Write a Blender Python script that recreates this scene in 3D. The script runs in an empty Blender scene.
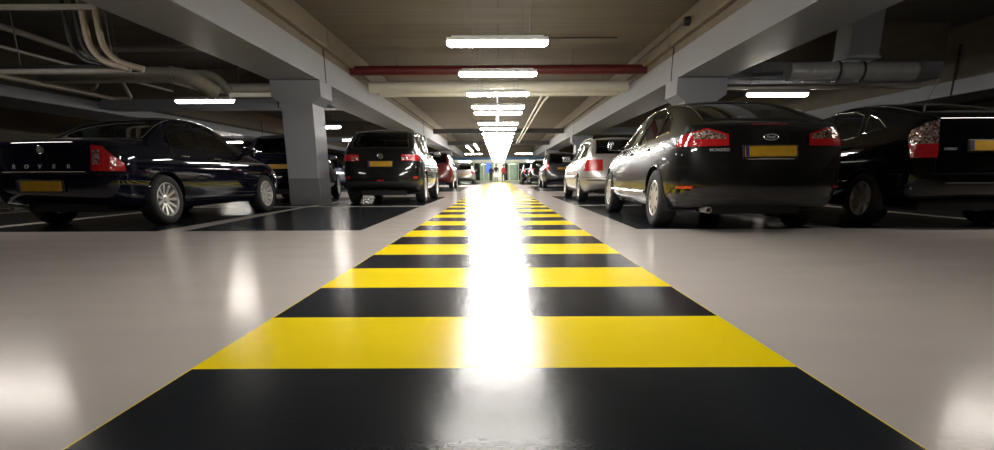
import bpy, bmesh, math, random
from math import sin, cos, pi, radians, atan, sqrt
from mathutils import Vector, Matrix
from mathutils.bvhtree import BVHTree

S = bpy.context.scene
COL = S.collection
random.seed(7)

# ------------------------------------------------------------------ camera, world, exposure
F, CAM_H, PITCH, YAW, ROLL = 565.0, 0.60, atan(155 / 565.0), radians(0.25), radians(-0.3)
cam_d = bpy.data.cameras.new('camera')
cam = bpy.data.objects.new('camera', cam_d)
COL.objects.link(cam)
cam.matrix_world = Matrix.Translation((0, 0, CAM_H)) @ Matrix.Rotation(YAW, 4, 'Z') @ Matrix.Rotation(pi / 2 - PITCH, 4, 'X') @ Matrix.Rotation(ROLL, 4, 'Z')
cam_d.sensor_width = 36.0
cam_d.lens = F / 994 * 36.0
cam_d.shift_y = 106 / 994.0
cam_d.clip_start = 0.02
cam_d.clip_end = 300
S.camera = cam
W0 = bpy.data.worlds.new('world')
S.world = W0
W0.use_nodes = True
W0.node_tree.nodes['Background'].inputs[0].default_value = (0.010, 0.009, 0.008, 1)
W0.node_tree.nodes['Background'].inputs[1].default_value = 0.3
vs = S.view_settings
S.display_settings.display_device = 'sRGB'
vs.view_transform = 'Standard'
vs.look = 'None'
vs.gamma = 1
vs.use_curve_mapping = False
vs.exposure = 0.0
S.cycles.use_denoising = True
S.cycles.max_bounces = 6
S.cycles.diffuse_bounces = 3
S.cycles.glossy_bounces = 3
S.cycles.transparent_max_bounces = 12
S.cycles.sample_clamp_indirect = 6
S.cycles.caustics_reflective = False
S.cycles.caustics_refractive = False
LAMP = 118.0
LAMP_SIDE = 58.0     # bay lamps, emission set lower to keep the side zones dark          # strength of the fluorescent diffusers

# ------------------------------------------------------------------ materials
MATS = {}
def mat(name, col, rough=0.5, metal=0.0, coat=0.0, spec=0.5, var=0.12, scale=6.0, stretch=(1, 1, 1), bump=0.0, bscale=40.0, rvar=0.0, emit=None, estr=0.0):
    """procedural principled material: base colour broken up by noise, optional roughness noise and bump"""
    if name in MATS: return MATS[name]
    m = bpy.data.materials.new(name); m.use_nodes = True
    nt = m.node_tree; N = nt.nodes; L = nt.links
    b = N['Principled BSDF']
    tc = N.new('ShaderNodeTexCoord'); mp = N.new('ShaderNodeMapping'); mp.inputs['Scale'].default_value = stretch
    L.new(tc.outputs['Object'], mp.inputs[0])
    nz = N.new('ShaderNodeTexNoise'); nz.inputs['Scale'].default_value = scale; nz.inputs['Detail'].default_value = 5
    L.new(mp.outputs[0], nz.inputs['Vector'])
    mx = N.new('ShaderNodeMix'); mx.data_type = 'RGBA'
    mx.inputs[6].default_value = (*[c * (1 - var) for c in col], 1)
    mx.inputs[7].default_value = (*[min(1, c * (1 + var)) for c in col], 1)
    L.new(nz.outputs[0], mx.inputs[0]); L.new(mx.outputs[2], b.inputs['Base Color'])
    b.inputs['Roughness'].default_value = rough; b.inputs['Metallic'].default_value = metal
    b.inputs['Coat Weight'].default_value = coat; b.inputs['Coat Roughness'].default_value = 0.04
    b.inputs['Specular IOR Level'].default_value = spec
    if rvar:
        mr = N.new('ShaderNodeMapRange'); mr.inputs[3].default_value = rough - rvar; mr.inputs[4].default_value = rough + rvar
        L.new(nz.outputs[0], mr.inputs[0]); L.new(mr.outputs[0], b.inputs['Roughness'])
    if bump:
        n2 = N.new('ShaderNodeTexNoise'); n2.inputs['Scale'].default_value = bscale; n2.inputs['Detail'].default_value = 3
        L.new((tc if 'epoxy' in name else mp).outputs['Object' if 'epoxy' in name else 0], n2.inputs['Vector'])
        bp = N.new('ShaderNodeBump'); bp.inputs['Strength'].default_value = 1.0; bp.inputs['Distance'].default_value = bump
        L.new(n2.outputs[0], bp.inputs['Height']); L.new(bp.outputs[0], b.inputs['Normal'])
    if emit:
        b.inputs['Emission Color'].default_value = (*emit, 1); b.inputs['Emission Strength'].default_value = estr
    MATS[name] = m
    return m

def glass(name, tint, alpha):
    """dark automotive / door glass: coated, lets a tinted part of the light through"""
    if name in MATS: return MATS[name]
    m = bpy.data.materials.new(name); m.use_nodes = True
    nt = m.node_tree; N = nt.nodes; L = nt.links
    N.remove(N['Principled BSDF']); out = N['Material Output']
    tr = N.new('ShaderNodeBsdfTransparent'); gl = N.new('ShaderNodeBsdfGlossy'); fr = N.new('ShaderNodeFresnel'); mx = N.new('ShaderNodeMixShader')
    tc = N.new('ShaderNodeTexCoord'); nz = N.new('ShaderNodeTexNoise'); nz.inputs['Scale'].default_value = 3
    L.new(tc.outputs['Object'], nz.inputs['Vector'])
    rm = N.new('ShaderNodeMix'); rm.data_type = 'RGBA'
    rm.inputs[6].default_value = (*[t * alpha * 0.9 for t in tint], 1); rm.inputs[7].default_value = (*[t * alpha for t in tint], 1)
    L.new(nz.outputs[0], rm.inputs[0]); L.new(rm.outputs[2], tr.inputs[0])
    gl.inputs['Color'].default_value = (0.95, 0.98, 1, 1); gl.inputs['Roughness'].default_value = 0.02
    fr.inputs['IOR'].default_value = 1.6
    L.new(fr.outputs[0], mx.inputs[0]); L.new(tr.outputs[0], mx.inputs[1]); L.new(gl.outputs[0], mx.inputs[2])
    L.new(mx.outputs[0], out.inputs['Surface'])
    MATS[name] = m
    return m

def lens_mat(name, col, cell=40.0, rough=0.08, emit=0.0):
    """moulded lamp lens with small facets"""
    if name in MATS: return MATS[name]
    m = mat(name, col, rough, 0.0, 1.0, 0.8, 0.2, 20)
    nt = m.node_tree; N = nt.nodes; L = nt.links; b = N['Principled BSDF']
    tc = N.new('ShaderNodeTexCoord'); v = N.new('ShaderNodeTexVoronoi'); v.inputs['Scale'].default_value = cell
    L.new(tc.outputs['Object'], v.inputs['Vector'])
    bp = N.new('ShaderNodeBump'); bp.inputs['Strength'].default_value = 0.7; bp.inputs['Distance'].default_value = 0.004
    if name.startswith('clear'):  # facet sparkle put into the colour as bright, reddish and dark cells
        cr = N.new('ShaderNodeValToRGB'); cr.color_ramp.elements[0].color = (.06, .04, .04, 1); cr.color_ramp.elements[1].color = (*col, 1)
        e = cr.color_ramp.elements.new(.45); e.color = (.25, .12, .10, 1)
        sp_ = N.new('ShaderNodeSeparateColor'); L.new(v.outputs['Color'], sp_.inputs[0]); L.new(sp_.outputs[0], cr.inputs[0]); L.new(cr.outputs[0], b.inputs['Base Color'])
        b.inputs['Metallic'].default_value = .5
    L.new(v.outputs['Distance'], bp.inputs['Height']); L.new(bp.outputs[0], b.inputs['Normal'])
    return m

def concrete_ceiling():
    """board marked precast slabs: planks run across the aisle, a joint every 1.2 m"""
    m = mat('board_marked_concrete', (0.122, 0.107, 0.091), 0.85, var=0.3, scale=1.3, stretch=(0.3, 2, 1), bump=0.002, bscale=3)
    nt = m.node_tree; N = nt.nodes; L = nt.links; b = N['Principled BSDF']
    mx = [n for n in N if n.type == 'MIX'][0]
    tc = N.new('ShaderNodeTexCoord'); br = N.new('ShaderNodeTexBrick')
    br.inputs['Color1'].default_value = (1, 1, 1, 1); br.inputs['Color2'].default_value = (0.86, 0.84, 0.82, 1); br.inputs['Mortar'].default_value = (0.45, 0.4, 0.35, 1)
    br.inputs['Scale'].default_value = 1.0; br.inputs['Mortar Size'].default_value = 0.012; br.inputs['Brick Width'].default_value = 9.0; br.inputs['Row Height'].default_value = 1.2
    L.new(tc.outputs['Object'], br.inputs['Vector'])
    mu = N.new('ShaderNodeMix'); mu.data_type = 'RGBA'; mu.blend_type = 'MULTIPLY'; mu.inputs[0].default_value = 1
    L.new(mx.outputs[2], mu.inputs[6]); L.new(br.outputs['Color'], mu.inputs[7]); L.new(mu.outputs[2], b.inputs['Base Color'])
    return m

def floor_mat(name, col, rough, var, bump=0.0005, bs=50.0):
    """rolled epoxy floor paint, low orange peel and faint scuffs"""
    m = mat(name, col, rough, 0.0, 0.0, 0.09, var, 1.1, (1, 3, 1), bump, bs, 0.03)
    return m

M_CEIL = concrete_ceiling()
M_CONC = mat('raw_concrete', (0.165, 0.136, 0.10), 0.8, var=0.3, scale=2.2, stretch=(1, 0.5, 2), bump=0.004, bscale=9)
M_BEAM = mat('pale_grey_paint', (0.285, 0.297, 0.33), 0.55, var=0.06, scale=3, bump=0.001, bscale=30)
M_COLB = mat('mid_grey_paint', (0.15, 0.15, 0.155), 0.5, var=0.08, scale=4)
M_JOINT = mat('dark_joint', (0.03, 0.028, 0.025), 0.9)
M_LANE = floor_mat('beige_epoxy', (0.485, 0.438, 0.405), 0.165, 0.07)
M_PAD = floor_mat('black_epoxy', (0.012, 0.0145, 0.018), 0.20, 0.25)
M_YEL = floor_mat('yellow_epoxy', (0.90, 0.68, 0.003), 0.21, 0.06)
M_LAMP = mat('lit_diffuser', (0.9, 0.9, 0.88), 0.4, emit=(1.0, 0.955, 0.90), estr=LAMP)
M_LAMP2 = mat('lit_diffuser_weak', (0.9, 0.9, 0.88), 0.4, emit=(1.0, 0.93, 0.84), estr=LAMP_SIDE)
M_HOUSE = mat('lamp_housing_grey', (0.5, 0.5, 0.48), 0.5)
M_WIRE = mat('steel_wire', (0.2, 0.2, 0.2), 0.5, 0.6)
M_RED = mat('red_pipe_paint', (0.11, 0.012, 0.014), 0.45, var=0.15)
M_CREAM = mat('cream_pipe_paint', (0.62, 0.60, 0.50), 0.5, var=0.08)
M_GALV = mat('galvanised_steel', (0.60, 0.60, 0.60), 0.38, 0.55, var=0.2, scale=9, rvar=0.08)
M_DULL = mat('dull_grey_pipe', (0.26, 0.24, 0.21), 0.6, 0.0, var=0.2)
M_BLKP = mat('black_pipe', (0.015, 0.015, 0.015), 0.5)
M_BEIGE = mat('beige_pipe', (0.30, 0.25, 0.19), 0.5, var=0.12)
M_DARKB = mat('dark_steel', (0.035, 0.035, 0.037), 0.6)
M_RUB = mat('tyre_rubber', (0.010, 0.010, 0.010), 0.75, var=0.3, scale=30, bump=0.002, bscale=60)
M_ALLOY = mat('silver_alloy', (0.60, 0.58, 0.54), 0.32, 0.5, var=0.08)
M_CHROME = mat('chrome', (0.75, 0.75, 0.75), 0.1, 1.0, var=0.03)
M_TRIM = mat('black_plastic', (0.010, 0.010, 0.011), 0.5, var=0.2, scale=30)
M_VAL = mat('grey_plastic', (0.02, 0.02, 0.02), 0.5, var=0.2)
M_SEAM = mat('panel_gap_dark', (0.002, 0.002, 0.002), 0.9)
M_SEAT = mat('dark_upholstery', (0.02, 0.021, 0.023), 0.9, var=0.3, scale=40)
M_PLATE = mat('amber_plate', (0.40, 0.225, 0.007), 0.5, var=0.25, scale=14, stretch=(1, 1, 0.4))
M_PBLUE = mat('plate_blue', (0.01, 0.02, 0.12), 0.5)
M_RLENS = lens_mat('red_lamp_lens', (0.40, 0.009, 0.012))
M_DLENS = lens_mat('dark_red_lamp_lens', (0.12, 0.006, 0.006))
M_CLENS = lens_mat('clear_lamp_lens', (0.62, 0.58, 0.54), 55)
M_GLASS = glass('tinted_car_glass', (0.70, 0.85, 0.78), 0.75)
M_GLASSD = glass('privacy_car_glass', (0.6, 0.65, 0.65), 0.5)
def paint(name, col, metal=0.0, rough=0.35):
    return mat(name, col, rough, metal, 1.0, 0.5 if metal > .05 else 0.0, 0.05, 3)

# ------------------------------------------------------------------ mesh helpers
class B:
    """collects simple solids in one bmesh"""
    def __init__(s): s.bm = bmesh.new()
    def box(s, x0, x1, y0, y1, z0, z1, bev=0.0):
        r = bmesh.ops.create_cube(s.bm, size=1)['verts']
        bmesh.ops.scale(s.bm, vec=(x1 - x0, y1 - y0, z1 - z0), verts=r)
        bmesh.ops.translate(s.bm, vec=((x0 + x1) / 2, (y0 + y1) / 2, (z0 + z1) / 2), verts=r)
        if bev:
            es = list({e for v in r for e in v.link_edges})
            bmesh.ops.bevel(s.bm, geom=es, offset=bev, segments=2, affect='EDGES', profile=0.6)
        return s
    def tube(s, pts, r, n=10, closed=False, caps=True):
        pts = [Vector(p) for p in pts]; rings = []; N = len(pts)
        up = None
        for i, p in enumerate(pts):
            if closed: d = pts[(i + 1) % N] - pts[i - 1]
            else: d = pts[min(i + 1, N - 1)] - pts[max(i - 1, 0)]
            if d.length < 1e-9: d = Vector((0, 0, 1))
            d.normalize()
            if up is None:
                up = Vector((0, 0, 1)) if abs(d.z) < 0.9 else Vector((1, 0, 0))
            u = (up - d * up.dot(d))
            if u.length < 1e-6: u = d.orthogonal()
            u.normalize(); up = u; w = d.cross(u)
            rr = r[i] if isinstance(r, (list, tuple)) else r
            rings.append([s.bm.verts.new(p + u * (rr * cos(2 * pi * k / n)) + w * (rr * sin(2 * pi * k / n))) for k in range(n)])
        for i in range(N if closed else N - 1):
            a, b = rings[i], rings[(i + 1) % N]
            for k in range(n):
                try: s.bm.faces.new((a[k], a[(k + 1) % n], b[(k + 1) % n], b[k]))
                except ValueError: pass
        if caps and not closed:
            s.bm.faces.new(rings[0][::-1]); s.bm.faces.new(rings[-1])
        return s
    def prism(s, poly, y0, y1, axis='y'):
        """poly of 2-D points extruded along an axis: y -> (x,z), x -> (y,z), z -> (x,y)"""
        def P(a, b, t): return {'y': (a, t, b), 'x': (t, a, b), 'z': (a, b, t)}[axis]
        a = [s.bm.verts.new(P(u, v, y0)) for u, v in poly]; b = [s.bm.verts.new(P(u, v, y1)) for u, v in poly]
        n = len(poly)
        s.bm.faces.new(a); s.bm.faces.new(b[::-1])
        for i in range(n): s.bm.faces.new((a[i], b[i], b[(i + 1) % n], a[(i + 1) % n]))
        return s
    def lathe(s, prof, n=36, axis='x', c=(0, 0, 0)):
        """prof: (radius, offset along the axis)"""
        rings = []
        for r, o in prof:
            ring = []
            for k in range(n):
                a = 2 * pi * k / n
                p = {'x': (o, r * cos(a), r * sin(a)), 'y': (r * cos(a), o, r * sin(a)), 'z': (r * cos(a), r * sin(a), o)}[axis]
                ring.append(s.bm.verts.new(Vector(p) + Vector(c)))
            rings.append(ring)
        for a, b in zip(rings, rings[1:]):
            for k in range(n): s.bm.faces.new((a[k], a[(k + 1) % n], b[(k + 1) % n], b[k]))
        return s
    def quad(s, a, b, c, d):
        s.bm.faces.new([s.bm.verts.new(p) for p in (a, b, c, d)]); return s
    def mesh(s, name, mats, smooth=False, merge=False):
        if merge: bmesh.ops.remove_doubles(s.bm, verts=s.bm.verts, dist=1e-5)
        bmesh.ops.recalc_face_normals(s.bm, faces=s.bm.faces)
        me = bpy.data.meshes.new(name); s.bm.to_mesh(me); s.bm.free()
        for m in (mats if isinstance(mats, (list, tuple)) else [mats]): me.materials.append(m)
        if smooth:
            for p in me.polygons: p.use_smooth = True
            try: me.set_sharp_from_angle(angle=radians(40))
            except Exception: pass
        return me
    def obj(s, name, mats, parent=None, smooth=False, loc=None, merge=False):
        return link(name, s.mesh(name, mats, smooth, merge), parent, loc)

def link(name, me, parent=None, loc=None):
    o = bpy.data.objects.new(name, me); COL.objects.link(o)
    if parent: o.parent = parent
    if loc: o.location = loc
    return o
def tag(o, label=None, cat=None, group=None, kind=None):
    if label: o['label'] = label
    if cat: o['category'] = cat
    if group: o['group'] = group
    if kind: o['kind'] = kind
    return o
def struct(o, label=None):
    o['kind'] = 'structure'
    if label: o['label'] = label
    return o
def empty(name, loc=(0, 0, 0), rz=0.0):
    o = bpy.data.objects.new(name, None); COL.objects.link(o); o.location = loc; o.rotation_euler = (0, 0, rz); o.empty_display_size = 0.2
    return o
def copy_tree(src, kids, parent=None):
    c = src.copy(); COL.objects.link(c)
    if parent: c.parent = parent
    for k in kids.get(src, []): copy_tree(k, kids, c)
    return c
def kids_map():
    d = {}
    for o in COL.objects:
        if o.parent: d.setdefault(o.parent, []).append(o)
    return d
def bend(pts, r=0.1, n=5):
    """round the corners of a polyline"""
    pts = [Vector(p) for p in pts]; out = [pts[0]]
    for a, b, c in zip(pts, pts[1:], pts[2:]):
        d1 = (a - b).normalized(); d2 = (c - b).normalized()
        p0 = b + d1 * min(r, (a - b).length * .45); p1 = b + d2 * min(r, (c - b).length * .45)
        for i in range(n + 1):
            t = i / n; out.append(p0 * (1 - t) ** 2 + b * 2 * t * (1 - t) + p1 * t * t)
    out.append(pts[-1]); return out

# ------------------------------------------------------------------ structure: floor
CZ = 3.69                 # ceiling height
bays = [(6.62, 11.92), (12.22, 17.55), (23.5, 28.8), (29.1, 34.4), (40.4, 45.7), (46.0, 51.3)]
XE = 22.0
YB, YF = -7.0, 66.0
fb = bmesh.new()
def fq(x0, x1, y0, y1, mi, x0f=None, x1f=None):
    x0f = x0 if x0f is None else x0f; x1f = x1 if x1f is None else x1f
    f = fb.faces.new([fb.verts.new((x0, y0, 0)), fb.verts.new((x1, y0, 0)), fb.verts.new((x1f, y1, 0)), fb.verts.new((x0f, y1, 0))])
    f.material_index = mi
WK = (-1.003, 0.965)
ys = [YB]
for a, b in bays: ys += [a, b]
ys.append(YF)
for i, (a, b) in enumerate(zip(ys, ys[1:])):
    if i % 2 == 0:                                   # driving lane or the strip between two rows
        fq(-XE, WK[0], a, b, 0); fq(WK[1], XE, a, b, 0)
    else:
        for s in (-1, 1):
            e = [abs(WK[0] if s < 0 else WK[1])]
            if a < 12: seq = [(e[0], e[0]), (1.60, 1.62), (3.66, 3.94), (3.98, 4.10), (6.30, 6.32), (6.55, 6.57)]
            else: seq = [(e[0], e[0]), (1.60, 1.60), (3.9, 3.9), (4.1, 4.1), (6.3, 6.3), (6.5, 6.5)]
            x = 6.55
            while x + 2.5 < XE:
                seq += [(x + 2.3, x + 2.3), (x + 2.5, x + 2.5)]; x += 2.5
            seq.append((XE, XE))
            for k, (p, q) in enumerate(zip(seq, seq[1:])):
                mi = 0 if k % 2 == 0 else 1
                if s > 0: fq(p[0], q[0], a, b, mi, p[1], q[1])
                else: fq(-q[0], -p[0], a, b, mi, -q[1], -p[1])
# striped walkway: a yellow edge line peeps out beside the black fields
D = 0.6905; y = 1.735 - 14 * D; k = 0
while y < YF - 0.001:
    y1 = min(y + D, YF)
    if k % 2 == 0: fq(WK[0], WK[1], max(y, YB), y1, 2)
    else:
        y0 = max(y, YB)
        fq(WK[0], WK[0] + 0.004, y0, y1, 2); fq(WK[0] + 0.004, WK[1] - 0.004, y0, y1, 1); fq(WK[1] - 0.004, WK[1], y0, y1, 2)
    y += D; k += 1
fm = bpy.data.meshes.new('floor'); fb.normal_update(); fb.to_mesh(fm); fb.free()
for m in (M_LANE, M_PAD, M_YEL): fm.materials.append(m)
struct(link('floor', fm), 'glossy beige garage floor with black bays and a black and yellow striped walkway')

# ------------------------------------------------------------------ structure: ceiling, walls, beams
struct(B().box(-XE, XE, YB, YF + 8, CZ, CZ + 0.2).obj('ceiling', M_CEIL), 'board marked concrete ceiling')
struct(B().box(-XE - .2, -XE, YB, YF + 8, 0, CZ).obj('wall_left', M_CONC))
struct(B().box(XE, XE + .2, YB, YF + 8, 0, CZ).obj('wall_right', M_CONC))
struct(B().box(-XE, XE, YB - .2, YB, 0, CZ).obj('wall_back', M_CONC))

def long_beam(name, s, x_in, x_out, z0, z1, upper_x=None, nib=True, label=None, joints=(13.45, 30.3, 47.2)):
    """long precast beam beside the aisle: painted band, raw concrete above and a nib that carries the slab"""
    bt = empty(name)
    a, b_ = sorted((s * x_in, s * x_out))
    B().box(a, b_, YB, YF, z0, z1, 0.012).obj('painted_beam', M_BEAM, bt)
    ux = upper_x if upper_x else x_in + 0.015
    a, b_ = sorted((s * ux, s * (x_out - 0.01)))
    B().box(a, b_, YB, YF, z1, CZ).obj('concrete_upstand', M_CONC, bt)
    if nib:
        a, b_ = sorted((s * (ux - 0.13), s * ux))
        nb = B()
        segs = [YB] + list(joints) + [YF]
        for p, q in zip(segs, segs[1:]): nb.box(a, b_, p + 0.02, q - 0.02, 3.27, CZ, 0.03)
        nb.obj('slab_nib', M_CONC, bt)
    jb = B()
    for j in joints:
        a, b_ = sorted((s * (x_in - 0.004), s * (x_in + 0.012)))
        jb.box(a, b_, j - 0.03, j + 0.03, z0 + 0.0, 3.3)
    jb.obj('movement_joint', M_JOINT, bt)
    struct(bt, label); return bt
long_beam('trim_1', -1, 3.80, 4.84, 2.59, 3.12, label='pale grey painted beam left of the walkway')
long_beam('trim_2', 1, 3.80, 4.84, 2.59, 3.12, label='pale grey painted beam right of the walkway')
long_beam('trim_3', -1, 12.0, 13.9, 2.53, 2.80, nib=False, label='far left painted beam')
long_beam('trim_4', 1, 10.0, 11.2, 2.26, 2.57, nib=False, label='far right painted beam')
def cross_beam(name, x0, x1, y0, z0=2.6, z1=2.94, joint=None):
    t = empty(name)
    B().box(x0, x1, y0, y0 + 0.7, z0, z1, 0.01).obj('painted_beam', M_BEAM, t)
    B().box(x0 + .01, x1 - .01, y0 + 0.01, y0 + 0.69, z1, CZ).obj('concrete_upstand', M_CONC, t)
    if joint: B().box(joint - .02, joint + .02, y0 - 0.003, y0 + .02, z0, CZ - .3).obj('movement_joint', M_JOINT, t)
    struct(t)
cross_beam('trim_5', 4.84, 9.6, 13.3)
cross_beam('trim_6', -11.98, -4.84, 18.1, 2.6, 2.87, -6.6)
cross_beam('trim_7', -11.98, -4.84, 35.0, 2.6, 2.87)
cross_beam('trim_8', 4.84, 9.98, 30.2)
# columns with corbelled heads
def column(s, Y, label, group=None):
    t = empty('column', (s * 4.305, Y, 0))
    B().box(-.335, .335, 0, .85, 0.57, 2.26, 0.008).obj('shaft', M_BEAM, t)
    B().box(-.338, .338, -.003, .853, 0, 0.57, 0.008).obj('painted_plinth', M_COLB, t)
    z = 2.575
    B().prism([(-.53, z), (-.53, 2.25), (-.335, 2.11), (.335, 2.11), (.53, 2.25), (.53, z)], -.01, .86).obj('corbel_head', M_BEAM, t)
    B().box(-.5, .5, .02, .83, z, 2.59).obj('bearing_pad', M_JOINT, t)
    tag(t, label, 'column', group)
column(-1, 12.90, 'pale grey concrete column with dark grey base behind the dark blue saloon')
column(1, 12.90, 'concrete column whose corbelled head shows above the black hatchback roof')
column(-1, 30.6, 'distant left column, only its pale head shows over the black SUV')
column(1, 30.6, 'distant right column, its pale head shows beside the silver estate car')
column(-1, 47.5, 'farthest left column near the glass lobby front')
column(1, 47.5, 'farthest right column near the glass lobby front')

# ------------------------------------------------------------------ lamps
def lamp_proto(m):
    t = empty('ceiling_lamp')
    d = B(); R_ = .053; n = 14; rings = []
    ends = [(-.66, .25), (-.655, .55), (-.64, .8), (-.61, 1.0), (.61, 1.0), (.64, .8), (.655, .55), (.66, .25)]
    for x, f in ends:
        rings.append([d.bm.verts.new((x, R_ * 1.12 * f * cos(pi + pi * k / n), .018 + (R_ * 1.25) * f * sin(pi + pi * k / n))) for k in range(n + 1)])
    for a, b in zip(rings, rings[1:]):
        for k in range(n): d.bm.faces.new((a[k], a[k + 1], b[k + 1], b[k]))
        d.bm.faces.new((a[0], b[0], b[n], a[n]))
    d.bm.faces.new(rings[0]); d.bm.faces.new(rings[-1])
    d.obj('diffuser', m, t, True)
    B().box(-.66, .66, -.078, .078, .018, .060, .012).box(-.6, .6, -.04, .04, .06, .085, .005).obj('housing', M_HOUSE, t)
    for x in (-.42, .42): B().tube([(x, 0, .08), (x, 0, CZ - 2.27 - .005)], .003, 6).obj('suspension_wire', M_WIRE, t)
    return t
LAMP0 = {'main': lamp_proto(M_LAMP), 'side': lamp_proto(M_LAMP2)}; KL = kids_map(); first = {'main': True, 'side': True}
def place_lamp(x, y, z=2.27, rz=0.0, label='', group=None, k='main'):
    o = LAMP0[k] if first[k] else copy_tree(LAMP0[k], KL)
    first[k] = False
    o.location = (x, y, z); o.rotation_euler = (0, 0, rz)
    tag(o, label, 'ceiling lamp', group)
cy = [3.4, 5.75, 8.08, 10.40, 12.83, 15.14, 16.6, 19.75, 22.0, 24.4, 26.8, 29.2, 31.6, 34.0, 36.4, 38.8, 41.2, 43.6, 46.0, 48.4, 50.8, 53.2, 55.6, 58.0, 60.4, 62.8]
cl = {8.08: 'lit tube lamp over the walkway, nearest and largest, above the red pipe',
      10.40: 'lit tube lamp over the walkway hanging in front of the red pipe',
      12.83: 'lit tube lamp over the walkway just under the cream pipe',
      15.14: 'fourth lit tube lamp over the walkway, below the hanging conduit elbow',
      16.6: 'fifth lit tube lamp over the walkway, close behind the fourth',
      19.75: 'sixth lit tube lamp over the walkway, first of the dense bright row',
      3.4: 'lit tube lamp over the walkway just ahead of the viewer, outside the frame',
      5.75: 'lit tube lamp over the walkway outside the top of the frame'}
for y in cy: place_lamp(-0.01, y, label=cl.get(y, 'small lit tube lamp merging into the bright far row over the walkway'), group='tube lamps hung along the walkway')
side = [(-6.55, 7.2, 'lit tube lamp over the saloon bay left of the frame'), (-6.65, 13.7, 'lit tube lamp left of the pale column above the blue saloon'),
        (-6.15, 20.8, 'lit tube lamp just right of the pale column'), (-6.68, 28.0, 'small lit tube lamp beside the black SUV window'),
        (-13.2, 29.1, 'faint small lit lamp above the blue saloon door mirror'), (6.03, 13.15, 'lit tube lamp above the black hatchback roof'),
        (5.95, 6.2, 'lit tube lamp over the dark hybrid hatchback outside the frame'),
        (6.2, 24.0, 'hidden lamp behind the silver estate car roof'), (-1.95, 46.0, 'far crosswise lamp left of the bright row'), (1.95, 46.0, 'far crosswise lamp right of the bright row')]
for x, y, l in side: place_lamp(x, y, label=l, group=None, k='side')
for i in range(5):
    place_lamp(-1.85, 34.9 + 1.6 * i, rz=pi / 2, label='lamp turned lengthwise in the outer far left row', group='lengthwise lamps, outer far left row')
    if i < 4: place_lamp(-1.33, 33.2 + 1.6 * i, rz=pi / 2, label='lamp turned lengthwise in the inner far left row', group='lengthwise lamps, inner far left row')

# ------------------------------------------------------------------ pipes and ducts
t = empty('red_sprinkler_pipe', (0, 15.8, 3.23))
B().tube([(-3.81, 0, 0), (3.81, 0, 0)], .115, 20).obj('pipe_run', M_RED, t, True)
for x in (-2.6, -1.45, 1.9): B().lathe([(.116, -.02), (.128, -.02), (.128, .02), (.116, .02)], 20, 'x', (x, 0, 0)).obj('clamp', M_RED, t, True)
for x in (-2.6, 1.9): B().tube([(x, 0, .11), (x, 0, CZ - 3.23 - .003)], .008, 6).obj('hanger_rod', M_WIRE, t)
tag(t, 'dark red pipe spanning the aisle below the ceiling', 'pipe')
t = empty('cream_drain_pipe', (0, 17.6, 3.08))
B().tube([(-3.72, 0, 0), (3.72, 0, 0)], .155, 20).obj('pipe_run', M_CREAM, t, True)
B().box(-3.5, 3.5, .2, .42, -.21, -.09, .02).obj('cable_duct', M_CREAM, t)
for x in (-2.9, -1.1, 1.6, 3.0): B().tube([(x, 0, .15), (x, 0, CZ - 3.08 - .003)], .008, 6).obj('hanger_rod', M_WIRE, t)
tag(t, 'thick cream pipe spanning the aisle behind the red one', 'pipe')
t = empty('white_conduit', (1.30, 18.12, 2.93))
B().tube(bend([(0, 0, .1), (0, .15, -.02), (-.02, 25, -.02)], .25), .035, 10).obj('conduit_run', M_CREAM, t, True)
tag(t, 'thin cream conduit running lengthwise beside the lamp row, inner of two', 'conduit')
t = empty('white_conduit', (1.56, 18.12, 2.97))
B().tube(bend([(0, 0, .1), (0, .15, 0), (-.1, 1.6, -.04), (-.1, 25, -.04)], .3), .035, 10).obj('conduit_run', M_CREAM, t, True)
tag(t, 'thin cream conduit running lengthwise beside the lamp row, outer of two', 'conduit')
t = empty('dark_cross_duct', (0, 34.6, 2.99))
B().box(-3.79, 3.79, 0, .5, 0, .25, .02).obj('duct_body', M_DARKB, t)
tag(t, 'dark steel duct spanning the aisle far away, nearer and higher in view', 'duct')
t = empty('dark_cross_duct', (0, 44.3, 2.85))
B().box(-3.79, 3.79, 0, .5, 0, .28, .02).obj('duct_body', M_DARKB, t)
tag(t, 'dark steel duct spanning the aisle far away, farther and lower in view', 'duct')
# slender rail the lamps hang along and the small box on it
t = empty('lamp_supply_rail', (-0.03, 13.3, 2.42))
B().tube([(0, 0, .0), (0, 47, .0)], .016, 8).obj('supply_rail', M_CREAM, t, True)
B().box(-.16, .16, -.02, .02, -.02, .02, .006).obj('end_bracket', M_CREAM, t)
B().box(-.05, .05, 4.3, 4.5, -.3, .02, .01).obj('junction_box', M_CREAM, t)
tag(t, 'slim pale supply rail above the far lamps', 'rail')
# conduit on the ceiling with a round detector
t = empty('ceiling_conduit', (0, 14.4, CZ - 0.02))
B().tube([(-.35, 0, 0), (2.75, 0, 0)], .014, 8).obj('conduit_run', M_DARKB, t, True)
B().lathe([(0.001, -.07), (.05, -.06), (.06, -.02), (.055, .015)], 16, 'z', (-.38, 0, 0)).obj('detector', M_CREAM, t, True)
B().tube(bend([(.75, 0, 0), (.62, -2.2, 0), (.62, -4.0, 0), (.45, -5.6, 0)], .2), .014, 8).obj('branch_cable', M_DARKB, t, True)
tag(t, 'thin cable conduit with a round detector on the aisle ceiling', 'conduit')
t = empty('junction_box', (3.62, 12.05, 3.45))
B().lathe([(0.001, -.07), (.07, -.06), (.085, 0), (.085, .06)], 16, 'x').obj('box_body', M_VAL, t, True)
B().tube([(-.0, .05, .02), (0, 6, .0)], .012, 8).obj('cable', M_DARKB, t, True)
tag(t, 'round grey junction box on the right slab edge', 'junction box')

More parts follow.
